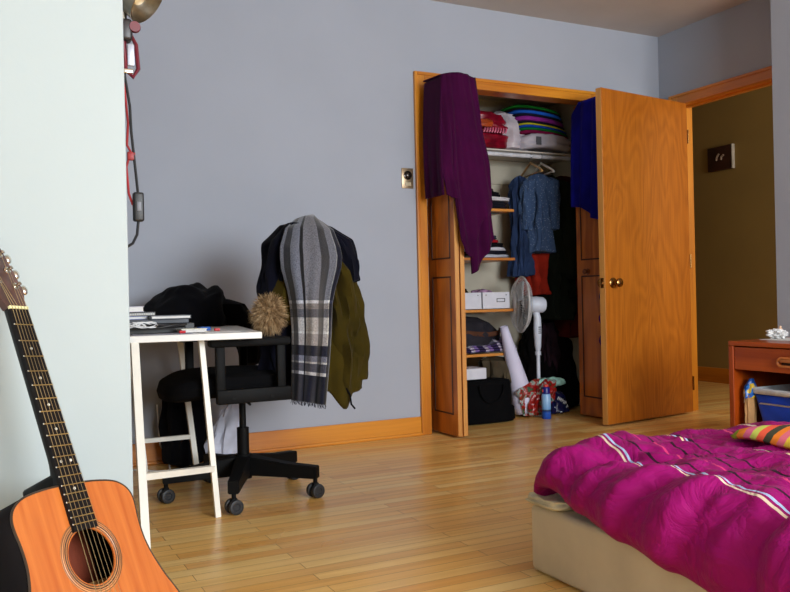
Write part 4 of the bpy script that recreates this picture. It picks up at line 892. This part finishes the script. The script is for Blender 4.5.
# pedestal fan
wp = M('white_fan_plastic', (206, 212, 226), .35, var=.03); wire = M('fan_wire', (214, 214, 214), .35, .3)
fan = thing('pedestal_fan', 'white pedestal fan facing left on the closet floor', 'fan', (3.30, 4.50, 0))
fc = V((3.195, 4.52, .74)); fx = V((-.93, .30, .04)).normalized(); fu = V((0, 0, 1)); fu = (fu - fx * fu.dot(fx)).normalized(); fs = fx.cross(fu)
for sgn, nm in ((1, 'front_grille'), (-1, 'rear_grille')):
    b = nb(); R_ = .185
    tube(b, [fc + (fu * math.cos(a) + fs * math.sin(a)) * R_ + fx * .002 * sgn for a in [2 * PI * k / 48 for k in range(48)]], .0045, 6, closed=True)
    for rr, dp in ((.045, .05), (.10, .045), (.15, .032)):
        tube(b, [fc + (fu * math.cos(a) + fs * math.sin(a)) * rr + fx * dp * sgn for a in [2 * PI * k / 40 for k in range(40)]], .0012, 4, closed=True)
    for k in range(60):
        a = 2 * PI * k / 60; d = fu * math.cos(a) + fs * math.sin(a)
        tube(b, [fc + d * .03 + fx * .052 * sgn, fc + d * .10 + fx * .046 * sgn, fc + d * .155 + fx * .031 * sgn, fc + d * R_ + fx * .002 * sgn], .0009, 4)
    lathe(b, [(0, .05), (.035, .05), (.03, .056), (0, .058)], fc, fx * sgn, 20)
    obj(nm, b, wire, fan)
b = nb()
for k in range(3):
    a0 = 2 * PI * k / 3 + .4
    vs_ = []
    for j in range(7):
        for i in range(5):
            r_ = .03 + .125 * j / 6; a = a0 + (i / 4 - .5) * (1.1 - .2 * abs(j / 6 - .5)); d = fu * math.cos(a) + fs * math.sin(a)
            vs_.append(b.verts.new(fc + d * r_ + fx * (.022 * (i / 4 - .5) * 1.2)))
    for j in range(6):
        for i in range(4): b.faces.new((vs_[j * 5 + i], vs_[j * 5 + i + 1], vs_[j * 5 + i + 6], vs_[j * 5 + i + 5]))
obj('blade', b, M('grey_translucent_blade', (170, 176, 184), .3), fan, solid=.002)
b = nb(); lathe(b, [(0, -.045), (.04, -.045), (.052, -.06), (.056, -.10), (.052, -.15), (.04, -.165), (0, -.168)], fc, fx, 28); obj('motor_housing', b, wp, fan)
pb = V((3.30, 4.485, 0))
b = nb(); tube(b, [fc - fx * .10 + V((0, 0, -.04)), pb + V((0, 0, .65)), pb + V((0, 0, .58)), pb + V((0, 0, .46)), pb + V((0, 0, .43))], [.022, .024, .028, .022, .016], 16); nk_ = obj('neck', b, wp, fan)
b = nb()
for k in range(4): box(b, pb + V((-.012, -.031, .545 + k * .013)), pb + V((.012, -.026, .551 + k * .013)), .001)
obj('vent_slots', b, M('dark_slots', (60, 60, 66), .5), nk_)
b = nb(); tube(b, [pb + V((0, 0, .02)), pb + V((0, 0, .44))], .0125, 16); tube(b, [pb + V((0, 0, .40)), pb + V((0, 0, .425))], .02, 16); obj('pole', b, wp, fan)
b = nb(); lathe(b, [(0, 0), (.075, 0), (.075, .012), (.06, .022), (.03, .03), (.02, .05), (0, .05)], pb, (0, 0, 1), 32); obj('base', b, wp, fan)
# rolled white poster leaning
b = nb(); p0 = V((3.20, 4.50, .04)); p1 = V((3.04, 4.50, .60)); ax = (p1 - p0).normalized()
b = nb(); n_ = 28
def roll(u, v):
    a = 2 * PI * u * 1.4; r_ = (.085 - .06 * v) * (1 - .05 * u); w1 = ax.orthogonal().normalized(); w2 = ax.cross(w1); return p0 + (p1 - p0) * v + (w1 * math.cos(a) + w2 * math.sin(a)) * r_
tag(obj('rolled_paper', sheet(roll, 60, 12), M('lavender_white_paper', (212, 208, 232), .7, var=.02), solid=.0015, angle=180), 'large white paper rolled into a cone leaning in the closet', 'paper roll')
# grocery bag
gm, nt, bb = nodes('printed_plastic_bag'); nz = N(nt, 'ShaderNodeTexNoise', _Scale=11.0, _Detail=3.0, _Distortion=1.2); nt.links.new(coords(nt), nz.inputs['Vector'])
nt.links.new(ramp(nt, [(0, (24, 60, 40)), (.36, (36, 84, 52)), (.43, (150, 160, 155)), (.47, (150, 26, 20)), (.58, (130, 20, 18)), (.62, (30, 74, 44)), (.8, (90, 110, 100))], nz.outputs[0], 'LINEAR'), bb.inputs['Base Color']); bb.inputs['Roughness'].default_value = .25
n2 = N(nt, 'ShaderNodeTexNoise', _Scale=40.0, _Detail=3.0); nt.links.new(coords(nt), n2.inputs['Vector']); bump(nt, bb, n2.outputs[0], .6, .01)
t = thing('grocery_bag', 'crumpled green, red and white plastic bag in front of the fan', 'bag', (3.25, 4.45, 0))
obj('sack', loft([(0, 3.24, 4.455, .003, .05, .03), (.05, 3.24, 4.455, .015, .10, .055), (.4, 3.25, 4.455, .10, .125, .062), (.75, 3.28, 4.46, .19, .12, .06), (.92, 3.32, 4.46, .23, .085, .05), (1, 3.34, 4.46, .245, .05, .02)], 34, 56, .02, 22, seed=61), gm, t)
obj('gathered_top', loft([(0, 3.37, 4.43, .185, .02, .01), (.3, 3.37, 4.43, .205, .095, .03), (.7, 3.36, 4.43, .23, .08, .025), (1, 3.35, 4.43, .25, .04, .01)], 14, 40, .014, 30, seed=66), M('pale_green_plastic', (130, 170, 160), .25, var=.3, scale=30), t)
# spray can
sm, nt, bb = nodes('blue_spray_can_print'); tc = N(nt, 'ShaderNodeTexCoord'); sp = N(nt, 'ShaderNodeSeparateXYZ'); nt.links.new(tc.outputs['Object'], sp.inputs[0])
mr = N(nt, 'ShaderNodeMapRange'); mr.inputs[1].default_value = 0; mr.inputs[2].default_value = .16; nt.links.new(sp.outputs[2], mr.inputs[0])
nt.links.new(ramp(nt, [(0, (20, 70, 170)), (.25, (30, 90, 190)), (.34, (18, 24, 60)), (.40, (110, 160, 215)), (.75, (150, 190, 230)), (1, (130, 175, 225))], mr.outputs[0]), bb.inputs['Base Color']); bb.inputs['Roughness'].default_value = .3
t = thing('spray_can', 'blue aerosol spray can standing in front of the grocery bag', 'spray can', (3.245, 4.335, 0))
b = nb(); lathe(b, [(0, 0), (.028, 0), (.03, .004), (.03, .15), (.027, .158), (.026, .16), (0, .16)], (0, 0, 0), (0, 0, 1), 28); o = obj('can', b, sm); o.parent = t
b = nb(); lathe(b, [(0, .16), (.0255, .16), (.0255, .195), (.02, .205), (0, .207)], (0, 0, 0), (0, 0, 1), 24); o = obj('cap', b, M('navy_cap', (16, 24, 110), .35)); o.parent = t
b = nb(); box(b, (-.014, -.012, .203), (.010, .012, .221), .004); box(b, (-.0285, -.006, .172), (-.0235, .006, .19), .002); o = obj('nozzle', b, M('red_nozzle', (214, 70, 60), .4)); o.parent = t
# navy shopping bag with white print
t = thing('navy_bag', 'small shiny navy plastic bag with white print beside the bifold door', 'bag', (3.44, 4.40, 0))
obj('sack', loft([(0, 3.43, 4.46, .003, .03, .02), (.06, 3.43, 4.46, .012, .075, .045), (.4, 3.43, 4.47, .07, .078, .045), (.8, 3.42, 4.48, .13, .06, .035), (1, 3.41, 4.48, .16, .02, .01)], 24, 44, .014, 30, seed=71), M('navy_plastic', (18, 22, 60), .15, var=.2), t)
b = nb(); r = random.Random(5)
for k in range(7):
    x = 3.40 + .012 * k; z0_ = .10 - .008 * k + r.uniform(-.01, .01); tube(b, [(x, 4.418, z0_), (x + .006, 4.412, z0_ + .02), (x + .012, 4.416, z0_ + .004)], .0028, 6)
obj('print', b, M('white_print', (220, 224, 232), .4), t)

# ------------------------------------------------------------------ nightstand
teak = wood('teak_veneer', (150, 56, 6), (192, 84, 14), 'Y', rings=2, stretch=.1, rough=.35, coat=.25, freq=5)
teakz = wood('teak_veneer_upright', (150, 56, 6), (192, 84, 14), 'Z', rings=2, stretch=.1, rough=.35, coat=.25, freq=5)
NX0, NX1, NY0, NY1, NZ = 3.30, 3.76, 2.19, 2.915, .554
ns = thing('nightstand', 'orange teak nightstand with one drawer and open lower bay', 'nightstand', ((NX0 + NX1) / 2, (NY0 + NY1) / 2, 0))
b = nb(); box(b, (NX0, NY0, NZ - .022), (NX1, NY1, NZ), .003); obj('top_panel', b, teak, ns, smooth=False)
for y0, y1 in ((NY0, NY0 + .028), (NY1 - .028, NY1)):
    b = nb(); box(b, (NX0, y0, 0), (NX1, y1, NZ - .0225), .003); obj('side_panel', b, teakz, ns, smooth=False)
b = nb(); box(b, (NX1 - .012, NY0 + .028, .05), (NX1, NY1 - .028, NZ - .023)); obj('back_panel', b, M('dark_teak_back', (70, 32, 16), .6), ns, smooth=False)
b = nb(); box(b, (NX0 + .01, NY0 + .0285, .06), (NX1 - .012, NY1 - .0285, .08), .002); obj('bottom_panel', b, teak, ns, smooth=False)
b = nb(); box(b, (NX0 + .006, NY0 + .031, .416), (NX0 + .022, NY1 - .031, .526), .002); box(b, (NX0 + .022, NY0 + .04, .42), (NX1 - .03, NY1 - .04, .43)); dr = obj('drawer', b, teak, ns, smooth=False)
hy = (NY0 + NY1) / 2
b = nb(); pts = []
for k in range(32):
    a = 2 * PI * k / 32; c_ = math.cos(a); s_ = math.sin(a); pts.append((NX0 - .004, hy + (.055 if c_ > 0 else -.055) * 1 + .022 * c_, .466 + .019 * s_))
tube(b, pts, .0065, 8, closed=True); box(b, (NX0 - .016, hy - .06, .466), (NX0 + .006, hy + .06, .480), .005); hd = obj('handle', b, wood('handle_teak', (176, 92, 40), (206, 122, 60), 'Y', rings=2), dr)
b = nb(); box(b, (NX0 + .003, hy - .062, .450), (NX0 + .0065, hy + .062, .468)); obj('handle_recess', b, M('dark_recess', (46, 20, 12), .7), dr)
# on top of nightstand
b = nb(); box(b, (3.47, 2.62, NZ + .001), (3.70, 2.87, NZ + .0025)); tag(obj('paper_sheet', b, paper, smooth=False), 'white paper sheet lying on the nightstand top', 'paper')
def crum(u, v):
    th = 2 * PI * u; ph = PI * v; d = V((math.sin(ph) * math.cos(th), math.sin(ph) * math.sin(th), math.cos(ph))); r_ = .045 * (1 + .55 * noise.noise(d * 2.7) + .3 * noise.noise(d * 7)); return V((3.57 + d.x * r_, 2.845 + d.y * r_, NZ + .026 + d.z * r_ * .5))
tag(obj('tissue', sheet(crum, 40, 24), M('tissue_paper', (236, 234, 232), .7), smooth=False), 'crumpled white tissue on the paper on the nightstand', 'tissue')
b = nb(); lathe(b, [(0, 0), (.011, 0), (.012, .004), (.012, .045), (.006, .052), (.006, .062), (0, .063)], (3.655, 2.895, NZ + .0005), (0, 0, 1), 20); tag(obj('small_bottle', b, M('pale_tan_bottle', (216, 180, 150), .4)), 'tiny pale bottle standing behind the tissue on the nightstand', 'bottle')
b = nb(); box(b, (3.66, 2.72, NZ + .004), (3.73, 2.80, NZ + .065), .01, 3); tag(obj('alarm_clock', b, blackp), 'small black box at the right on the nightstand top', 'clock')
# in the open bay: bin and paper bag
t = thing('waste_bin', 'blue bin with a white liner in the nightstand bay', 'bin', (3.5, 2.66, .08))
b = nb(); r0 = []
def rr_rect(hx, hy_, z, n=6):
    out = []
    for cx_, cy_, a0 in ((1, 1, 0), (-1, 1, PI / 2), (-1, -1, PI), (1, -1, 1.5 * PI)):
        for k in range(n + 1):
            a = a0 + PI / 2 * k / n; out.append(V((3.50 + cx_ * (hx - .03) + .03 * math.cos(a), 2.66 + cy_ * (hy_ - .03) + .03 * math.sin(a), z)))
    return out
def ringed(specs, cap=True):
    b = nb(); rs = [[b.verts.new(p) for p in rr_rect(*s)] for s in specs]
    for A_, B_ in zip(rs, rs[1:]):
        for k in range(len(A_)): b.faces.new((A_[k], A_[(k + 1) % len(A_)], B_[(k + 1) % len(B_)], B_[k]))
    if cap: b.faces.new(rs[0][::-1])
    return b
obj('bin_body', ringed([(.115, .12, .082), (.15, .165, .325)]), M('blue_bin_plastic', (10, 56, 170), .4), t, solid=.003)
obj('liner', ringed([(.152, .168, .30), (.156, .172, .322), (.148, .162, .327), (.14, .15, .25)], False), M('white_liner', (236, 242, 250), .35, var=.04, scale=30), t, solid=.002)
b = sheet(lambda u, v: V((3.346 - .006 * math.sin(u * 5), 2.60 - .10 * u, .335 - .10 * v * u + .006 * math.sin(u * 14))), 12, 6); obj('liner_flap', b, M('white_liner', (190, 200, 220), .35), t, solid=.002)
b = nb(); tube(b, [(3.342, 2.845, .32), (3.338, 2.85, .29), (3.342, 2.855, .25)], [.006, .004, .007], 8); obj('liner_knot', b, M('white_liner', (190, 200, 220), .35), t)
b = nb(); box(b, (3.395, 2.60, .20), (3.41, 2.615, .39), .002); rot_bm(b, Matrix.Translation((3.4, 2.6, .3)) @ Matrix.Rotation(.35, 4, 'X') @ Matrix.Translation((-3.4, -2.6, -.3))); tag(obj('ruler', b, M('grey_stick', (96, 98, 110), .5)), 'grey flat stick standing in the blue bin', 'stick')
t = thing('kraft_packet', 'narrow brown kraft packet with blue and yellow bag on top, beside bin', 'packet', (3.37, 2.868, .08))
obj('packet', loft([(0, 3.36, 2.838, .082, .02, .01), (.04, 3.36, 2.838, .086, .035, .018), (.9, 3.36, 2.838, .29, .032, .016), (1, 3.36, 2.838, .295, .02, .01)], 20, 26, .004, 20), M('kraft_paper', (186, 140, 90), .8), t)
bm_, nt, bb = nodes('blue_yellow_wrap'); nz = N(nt, 'ShaderNodeTexNoise', _Scale=24.0, _Detail=1.0); nt.links.new(coords(nt), nz.inputs['Vector'])
nt.links.new(ramp(nt, [(0, (20, 80, 170)), (.5, (40, 120, 200)), (.56, (226, 190, 60)), (.66, (210, 224, 236))], nz.outputs[0], 'CONSTANT'), bb.inputs['Base Color']); bb.inputs['Roughness'].default_value = .3
obj('wrapper', loft([(0, 3.36, 2.84, .27, .02, .01), (.1, 3.36, 2.84, .28, .042, .022), (.6, 3.36, 2.838, .33, .034, .02), (1, 3.365, 2.834, .37, .012, .008)], 16, 26, .006, 24, seed=3), bm_, t)

# ------------------------------------------------------------------ bed
bed = thing('mattress', 'low cream fabric mattress base lying on the wooden floor', 'mattress', (2.3, 1.3, 0))
BX0, BX1, BY0, BY1, BZ = 1.42, 3.28, .30, 1.99, .195
b = nb(); box(b, (BX0, BY0, .002), (BX1, BY1, BZ), .018, 4); obj('block', b, fabric('cream_upholstery', (218, 204, 178), var=.03, bmp=.15, sheen=.1), bed)
b = slab(.10, .15, .028, 3, am=.006); tag(obj('folded_sheet', rot_bm(b, Matrix.Translation((1.462, 1.925, BZ + .002))), fabric('cream_fleece', (224, 214, 186), bmp=.6, weave=300), angle=180), 'cream fleece corner sticking out between mattress and magenta duvet', 'blanket')
mg, nt, bb = nodes('magenta_striped_cotton')
tc = N(nt, 'ShaderNodeTexCoord'); sp = N(nt, 'ShaderNodeSeparateXYZ'); nt.links.new(tc.outputs['UV'], sp.inputs[0])
wv = N(nt, 'ShaderNodeTexNoise', _Scale=3.0, _Detail=1.0); nt.links.new(tc.outputs['Object'], wv.inputs['Vector'])
ad = N(nt, 'ShaderNodeMath', operation='MULTIPLY_ADD'); ad.inputs[1].default_value = .03; nt.links.new(wv.outputs[0], ad.inputs[0])
sk = N(nt, 'ShaderNodeMath', operation='MULTIPLY_ADD'); sk.inputs[1].default_value = -.10; nt.links.new(sp.outputs[1], sk.inputs[0])
sk2 = N(nt, 'ShaderNodeMath', operation='ADD'); sk2.inputs[1].default_value = .10 * .46 - .004; nt.links.new(sp.outputs[0], sk2.inputs[0]); nt.links.new(sk2.outputs[0], sk.inputs[2]); nt.links.new(sk.outputs[0], ad.inputs[2])
sb = N(nt, 'ShaderNodeMath', operation='SUBTRACT'); sb.inputs[1].default_value = .015; nt.links.new(ad.outputs[0], sb.inputs[0])
MG = (150, 6, 102)
U0 = .18
def U(x): return (x)      # u on the cloth equals metres / 2
st = [(0, MG), (.098, (236, 214, 190)), (.1004, MG), (.1035, (176, 196, 236)), (.1062, MG), (.122, (48, 20, 40)), (.1245, MG), (.150, (214, 60, 120)), (.1525, MG), (.166, (48, 22, 40)), (.169, MG), (.186, (48, 22, 40)), (.188, MG), (.228, (240, 214, 170)), (.2305, MG), (.233, (178, 200, 236)), (.236, (48, 22, 40)), (.242, MG), (.30, (222, 80, 130)), (.303, MG), (.33, (48, 22, 40)), (.334, MG), (.38, (230, 210, 190)), (.384, MG), (.42, (176, 196, 236)), (.425, MG), (.50, (222, 80, 130)), (.504, MG)]
# two ramps (32-stop limit each is fine)
def band(u0, u1):
    mr_ = N(nt, 'ShaderNodeMapRange'); mr_.inputs[1].default_value = u0; mr_.inputs[2].default_value = u1; nt.links.new(sb.outputs[0], mr_.inputs[0])
    sel = [((p - u0) / (u1 - u0), c) for p, c in st if u0 < p < u1]
    return ramp(nt, [(0, MG)] + sel, mr_.outputs[0], 'CONSTANT')
gt = N(nt, 'ShaderNodeMath', operation='GREATER_THAN'); gt.inputs[1].default_value = .262; nt.links.new(sb.outputs[0], gt.inputs[0])
rc = mix(nt, gt.outputs[0], band(.09, .265), band(.26, .52))
# dark stripes are dashed along their length
nz = N(nt, 'ShaderNodeTexNoise', _Scale=300.0, _Detail=2.0); nt.links.new(tc.outputs['Object'], nz.inputs['Vector'])
nt.links.new(rc, bb.inputs['Base Color']); bb.inputs['Roughness'].default_value = .62; bb.inputs['Sheen Weight'].default_value = .03; bb.inputs['Specular IOR Level'].default_value = .15
n4 = N(nt, 'ShaderNodeTexNoise', _Scale=9.0, _Detail=4.0, _Distortion=1.6); nt.links.new(tc.outputs['Object'], n4.inputs['Vector'])
m4 = N(nt, 'ShaderNodeMath', operation='SUBTRACT'); m4.inputs[1].default_value = .5; nt.links.new(n4.outputs[0], m4.inputs[0])
a4 = N(nt, 'ShaderNodeMath', operation='ABSOLUTE'); nt.links.new(m4.outputs[0], a4.inputs[0])
p4 = N(nt, 'ShaderNodeMath', operation='POWER'); p4.inputs[1].default_value = .6; nt.links.new(a4.outputs[0], p4.inputs[0])
bump(nt, bb, p4.outputs[0], .32, .03)
# profile across (x,z) as arc length s, starting at the hem on the camera-left side
prof = [(1.412, .232), (1.392, .236), (1.368, .262), (1.365, .30), (1.385, .338), (1.42, .362), (1.48, .378), (1.60, .386), (1.9, .388), (2.3, .385), (2.8, .38), (3.2, .37)]
acc = [0]
for a, c in zip(prof, prof[1:]): acc.append(acc[-1] + math.hypot(c[0] - a[0], c[1] - a[1]))
PL = acc[-1]; ptab = [(s, p[0], p[1]) for s, p in zip(acc, prof)]
def lin_tab(tab, v):
    for a, c in zip(tab, tab[1:]):
        if v <= c[0]: t_ = (v - a[0]) / (c[0] - a[0]); return [a[i] + (c[i] - a[i]) * t_ for i in (1, 2)]
    return list(tab[-1][1:])
def wr(x, y, s=1.0):
    """cotton creases: ridged noise"""
    n = 0
    for k, (f, a) in enumerate(((4.2, .38), (9, .30), (17, .22), (34, .10))):
        q = noise.noise(V((x * f + 3 * k, y * f * .75, k * 7.7))); n += a * (1 - abs(q) * 2.6)
    return n * s
def duvet(u, v):
    s = u * PL; x, z = lin_tab(ptab, s)
    ds = .01; x2, z2 = lin_tab(ptab, min(PL, s + ds)); x1, z1 = lin_tab(ptab, max(0, s - ds)); nx, nz_ = -(z2 - z1), (x2 - x1); l = math.hypot(nx, nz_) or 1; nx /= l; nz_ /= l
    # along the bed: v 0 near, 1 far; far end rounds down
    yv = .32 + (1.945 - .32) * v
    far = max(0, (v - .90) / .10); near = max(0, (.06 - v) / .06)
    lift = 1 - .93 * (1 - math.sqrt(max(0, 1 - far ** 2.2)))
    base = .205
    z = base + (z - base) * lift if z > base else z
    # folds: fall lines on the side, creases on top
    side = max(0, 1 - abs(s - .14) / .3)
    foldv = .046 * side * (noise.noise(V((yv * 8 + s * 2, s * 1.5, 2))) + .5 * noise.noise(V((yv * 18 + s * 5, s * 2, 5))))
    crease = .042 * (wr(x * .9 + yv * .25, yv + .5 * x) - .45) * (1 if s > .2 else .2 + s * 4)
    puff = .025 * noise.noise(V((x * 2.4, yv * 2.4, 9)))
    h = foldv + crease * .9 + puff
    edge = min(1, s / .06)
    h *= edge * (1 - .6 * far)
    hang = max(0, 1 - s / .22) * interp([(0, -.16), (1.2, -.10), (1.39, -.065), (1.58, -.035), (1.73, 0), (1.84, .03), (2, .05)], yv)[0]     # hem drops a little toward the near side
    shift = .05 * far * (1 if s < .6 else 0) * (1 - s / .6 if s < .6 else 0)
    return V((x + nx * h * 1 + shift, yv + .012 * noise.noise(V((s * 9, yv * 5, 1))), max(.004, z + nz_ * h + hang + .02 * max(0, (yv - 1.2)) * 0)))
b = sheet(duvet, 300, 240)
uvl = b.loops.layers.uv.active
for f in b.faces:
    for l in f.loops: u_, v_ = l[uvl].uv; l[uvl].uv = (u_ * PL / 2, v_)
tag(obj('duvet', b, mg, solid=.012, angle=180), 'magenta duvet with thin coloured stripes spread over the low bed', 'duvet')
# striped pillow
ps, nt, bb = nodes('rainbow_stripe'); tc = N(nt, 'ShaderNodeTexCoord'); sp = N(nt, 'ShaderNodeSeparateXYZ'); nt.links.new(tc.outputs['UV'], sp.inputs[0])
cyc = [(236, 120, 30), (240, 150, 40), (150, 180, 40), (236, 200, 60), (230, 110, 130), (240, 130, 30), (60, 60, 40), (236, 90, 60), (200, 210, 90), (220, 100, 140), (240, 140, 40), (150, 170, 40)]
nt.links.new(ramp(nt, [(i / 24, cyc[i % 12]) for i in range(24)], sp.outputs[1], 'CONSTANT'), bb.inputs['Base Color']); bb.inputs['Roughness'].default_value = .8
def spread_(u, v):
    y = 1.16 + .47 * u; x = 1.85 + .62 * v
    e = min(1, min(u, 1 - u) * 5, min(v, 1 - v) * 9)
    return V((x + .05 * (1 - u), y, .395 + .035 * math.sqrt(max(0, e)) + .012 * noise.noise(V((x * 6, y * 6, 3)))))
b = sheet(lambda u, v: spread_(v, u), 40, 60)
tag(obj('striped_blanket', b, ps, solid=.014, angle=180), 'orange, green and pink striped blanket lying on the magenta duvet', 'blanket')

# ------------------------------------------------------------------ light
def area(name, loc, rot, sx, sy, e, col):
    l = bpy.data.lights.new(name, 'AREA'); l.shape = 'RECTANGLE'; l.size = sx; l.size_y = sy; l.energy = e; l.color = col
    o = bpy.data.objects.new(name, l); C.objects.link(o); o.location = loc; o.rotation_euler = rot; return o
area('window_daylight', ((WX0 + WX1) / 2, YB - .05, (WZ0 + WZ1) / 2), (math.radians(90), 0, 0), WX1 - WX0 - .05, WZ1 - WZ0 - .05, 182, (.90, .96, 1.0))
area('hall_fill', (5.0, 1.75, 1.7), (math.radians(90), 0, 0), 1.0, 1.2, 22, (1.0, .93, .82))  # unseen fill lamp added to brighten the hall, no window behind it
w = bpy.data.worlds.new('sky'); bpy.context.scene.world = w; w.use_nodes = True
w.node_tree.nodes['Background'].inputs[0].default_value = (.62, .74, .95, 1); w.node_tree.nodes['Background'].inputs[1].default_value = 1.0
vs_ = bpy.context.scene.view_settings; vs_.view_transform = 'Standard'; vs_.look = 'None'; vs_.exposure = 0.6; vs_.gamma = 1
